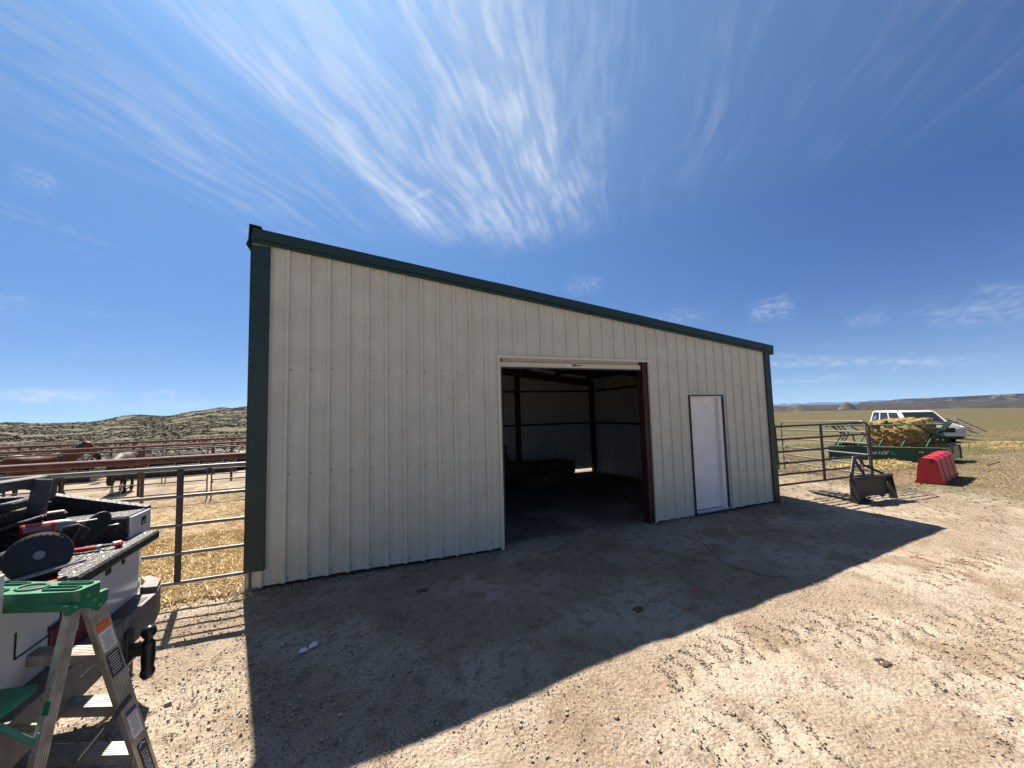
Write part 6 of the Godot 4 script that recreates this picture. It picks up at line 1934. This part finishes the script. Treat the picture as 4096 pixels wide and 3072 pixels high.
func make_small() -> void:
	var stones := [stone_mesh(60, 0.28), stone_mesh(61, 0.34), stone_mesh(62, 0.22)]
	# larger single stones where the photograph shows them
	var k := 0
	for q in [[672, 2822, 34], [835, 2925, 24], [770, 2800, 16], [880, 2760, 18], [800, 2645, 16], [640, 2760, 18], [1330, 2535, 20], [1170, 2860, 18], [1360, 2860, 24], [1205, 2875, 22], [1290, 2960, 22], [1310, 2950, 18], [1130, 2585, 26], [1185, 2850, 14], [2270, 2850, 20], [2268, 2868, 18], [2945, 2718, 20], [3350, 2500, 18], [3222, 2532, 16], [3770, 2708, 16], [2190, 3030, 20], [2630, 2965, 14], [1985, 2905, 14], [1515, 2480, 12], [1640, 2500, 14], [905, 2610, 16], [960, 2870, 16], [560, 2960, 18], [600, 2850, 14], [2870, 2700, 14], [4035, 2870, 22], [3100, 2880, 14], [2180, 2490, 12], [1760, 2640, 14], [2420, 2310, 10]]:
		var p := on(q[0], q[1], 0.0)
		var d := view.transposed() * (p - EYE)
		var s: float = q[2] * -d.z / FOCAL * 0.5
		var m: StandardMaterial3D = mat(stone_colour() * 1.1, 0.9)
		var o := MeshInstance3D.new()
		o.mesh = (stones[k % 3] as ArrayMesh).duplicate()
		(o.mesh as ArrayMesh).surface_set_material(0, m)
		o.name = numbered("stone")
		add_child(o)
		o.transform = Transform3D(Basis.from_euler(Vector3(0.2 * sin(k), k * 1.7, 0.2 * cos(k * 2.0))).scaled(Vector3.ONE * s), Vector3(p.x, ground_y(p.x, p.z) + s * 0.35, p.z))
		tag(o, "loose stone lying on the bare dirt yard", "stone", "loose stones on the yard")
		k += 1
	# torn paper
	var p := on(1232, 2602, 0.0)
	var pm := mat(Color(0.55, 0.53, 0.56), 0.8)
	var t := thing("paper_scrap", "torn scrap of white paper lying in the shed's shadow", "paper", p + Vector3(0, 0.012, 0), 0.3)
	part("sheet", MB.new().prism(PackedVector2Array([Vector2(-0.075, -0.005), Vector2(-0.045, 0.035), Vector2(-0.01, 0.022), Vector2(0.0, -0.012), Vector2(-0.03, -0.022)]), Transform3D(Basis.from_euler(Vector3(-1.35, 0, 0.12)), Vector3(0, 0.004, 0)), 0.0015), pm, t)
	part("sheet", MB.new().prism(PackedVector2Array([Vector2(0.0, -0.01), Vector2(0.005, 0.022), Vector2(0.05, 0.045), Vector2(0.075, 0.025), Vector2(0.06, -0.005)]), Transform3D(Basis.from_euler(Vector3(-1.2, 0.1, -0.1)), Vector3(0.004, 0.008, 0)), 0.0015), pm, t)
	# baling twine
	var orange := mat(Color(0.45, 0.11, 0.06), 0.8)
	var line_on := func(pts: Array, jig: float, seed_: int) -> PackedVector3Array:
		var r := RandomNumberGenerator.new()
		r.seed = seed_
		var cv := Curve3D.new()
		for q in pts:
			var g := on(q[0] + r.randf_range(-jig, jig), q[1] + r.randf_range(-jig, jig) * 0.5, 0.0)
			cv.add_point(Vector3(g.x, 0, g.z))
		for n in range(1, cv.point_count - 1):
			var d := (cv.get_point_position(n + 1) - cv.get_point_position(n - 1)) * 0.2
			cv.set_point_out(n, d)
			cv.set_point_in(n, -d)
		cv.bake_interval = 0.03
		var o := PackedVector3Array()
		for g in cv.get_baked_points(): o.append(Vector3(g.x, ground_y(g.x, g.z) + 0.012 + 0.006 * r.randf(), g.z))
		return o
	var tw := thing("baling_twine", "tangled orange twine lying in the shed's shadow", "twine")
	part("strand", MB.new().path(line_on.call([[2640, 2395], [2690, 2412], [2722, 2438], [2740, 2446], [2765, 2430], [2772, 2402], [2785, 2398], [2800, 2392], [2792, 2365], [2790, 2350]], 2.0, 1), 0.003, 5), orange, tw)
	part("strand", MB.new().path(line_on.call([[2770, 2400], [2760, 2375], [2785, 2370], [2808, 2392], [2815, 2370], [2800, 2355], [2770, 2365], [2780, 2385], [2810, 2400]], 3.0, 2), 0.003, 5), orange, tw)
	part("strand", MB.new().path(line_on.call([[2842, 2390], [2850, 2405], [2835, 2418], [2790, 2422]], 2.0, 3), 0.002, 5), orange, tw)
	tw = thing("baling_twine", "orange twine strung out on the sunlit dirt past the shadow's edge", "twine")
	part("strand", MB.new().path(line_on.call([[3490, 2202], [3540, 2184], [3580, 2186], [3630, 2205], [3700, 2222], [3790, 2240], [3910, 2272]], 3.0, 4), 0.003, 5), orange, tw)
	part("strand", MB.new().path(line_on.call([[3630, 2225], [3680, 2232], [3720, 2246], [3755, 2262], [3735, 2250], [3690, 2240], [3640, 2232]], 3.0, 5), 0.004, 5), orange, tw)
	tw = thing("thin_rope", "thin dark rope trailing across the shaded dirt before the walk door", "rope")
	part("strand", MB.new().path(line_on.call([[2738, 2145], [2790, 2165], [2835, 2195], [2862, 2230], [2920, 2262], [2990, 2285], [3060, 2300], [3140, 2306]], 3.0, 6), 0.003, 5), mat(Color(0.05, 0.035, 0.03), 0.8), tw)
	part("strand", MB.new().path(line_on.call([[3055, 2298], [3040, 2318], [3000, 2338], [2970, 2352]], 2.0, 7), 0.003, 5), mat(Color(0.09, 0.06, 0.05), 0.8), tw)
	# dried manure
	var dung := mat(Color(0.09, 0.065, 0.04), 0.95)
	var i := 0
	for q in [[1690, 2365, 0.055], [3530, 2655, 0.05], [2555, 2445, 0.05], [2170, 2030, 0.12], [2310, 1990, 0.14], [2120, 2090, 0.08]]:
		var c := on(q[0], q[1], -0.03 if q[1] < 2100 else 0.0)
		var mb := MB.new()
		var r := RandomNumberGenerator.new()
		r.seed = 100 + i
		for n in 16:
			var a := r.randf() * TAU
			var d: float = sqrt(r.randf()) * q[2]
			var s: float = q[2] * r.randf_range(0.16, 0.34)
			mb.lathe(PackedVector2Array([Vector2(s, -s * 0.4), Vector2(s * 0.95, s * 0.1), Vector2(s * 0.6, s * 0.5), Vector2(0.0001, s * 0.66)]), Transform3D(Basis.from_euler(Vector3(r.randf_range(-0.4, 0.4), r.randf() * 6.0, r.randf_range(-0.4, 0.4))), Vector3(cos(a) * d, 0.01, sin(a) * d)), 7)
		var o := part("manure_pile", mb, dung)
		o.position = Vector3(c.x, ground_y(c.x, c.z), c.z)
		tag(o, ["small dark manure clump in the shade before the wide doorway", "dark manure clump on the sunlit yard", "manure clump beside the orange twine", "manure spread on the shed floor inside the doorway", "manure heap deeper inside the shed", "manure clump just inside the wide doorway"][i], "manure")
		i += 1
	# hay bales stacked along the shed's back wall
	var bx := 0
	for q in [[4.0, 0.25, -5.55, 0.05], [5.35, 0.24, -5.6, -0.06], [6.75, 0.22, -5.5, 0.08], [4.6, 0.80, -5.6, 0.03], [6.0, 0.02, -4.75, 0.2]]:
		var o := part("hay_bale", hay_mesh(Vector3(1.25, 0.52, 0.75), 20 + bx, 0.12, 0.6), M.straw)  # hay colour darkened to stand for the shade inside the shed
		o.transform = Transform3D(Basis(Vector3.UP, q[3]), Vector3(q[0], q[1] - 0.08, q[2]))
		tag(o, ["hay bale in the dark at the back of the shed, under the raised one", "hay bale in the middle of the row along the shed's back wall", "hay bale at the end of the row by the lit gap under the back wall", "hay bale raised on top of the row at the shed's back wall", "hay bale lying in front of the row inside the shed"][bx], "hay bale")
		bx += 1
	# a gate leaning on the shed's inside wall
	var g := corral_panel("dark round-cornered panel leaning against the shed's inner side wall", Vector3(8.62, -0.1, -3.35), Vector3(8.55, -0.05, -1.6), [1.62, 1.35, 1.08, 0.8, 0.52, 0.26], [], 0.02, M.panel_brown, M.panel_brown, "", true, "gate_panel")
	g.rotate_object_local(Vector3.RIGHT, 0.06)
	# feeders inside the far pens
	make_feeder("dark hay feeder with slanted bars in the far pen below the hill", Vector3(-12.9, lay(-12.9, -16.6), -16.6), Vector3(-9.2, lay(-9.2, -16.4), -16.4), M.feeder_dark, false, 1.2)
	make_feeder("dark hay feeder in the far pen close to the shed's corner", Vector3(-8.4, lay(-8.4, -16.2), -16.2), Vector3(-4.2, lay(-4.2, -16.6), -16.6), M.feeder_dark, false, 1.6)
	var pile := part("dark_tarp", hay_mesh(Vector3(3.2, 1.0, 1.3), 77, 0.45), M.feeder_dark)
	pile.position = Vector3(-5.4, lay(-5.4, -18.0) + 0.45, -18.0)
	tag(pile, "dark covered heap behind the far feeder by the shed corner", "heap")
	# white bucket hung on the far feeder
	var bk := thing("white_bucket", "white plastic bucket hanging at the far dark feeder", "bucket", Vector3(-8.55, lay(-8.55, -15.7) + 0.62, -15.7))
	part("pail", MB.new().lathe(PackedVector2Array([Vector2(0.0001, 0.0), Vector2(0.13, 0.0), Vector2(0.16, 0.36), Vector2(0.165, 0.37), Vector2(0.15, 0.37), Vector2(0.12, 0.02)]), Transform3D(), 16), mat(Color(0.75, 0.75, 0.74), 0.5), bk)
	part("handle", MB.new().path(PackedVector3Array([Vector3(-0.16, 0.35, 0), Vector3(-0.1, 0.52, 0), Vector3(0, 0.57, 0), Vector3(0.1, 0.52, 0), Vector3(0.16, 0.35, 0)]), 0.006, 6), M.zinc, bk)

func later() -> void:
	make_pens()
	make_field()
	make_truck()
	make_tools()
	make_ladder()
	make_small()
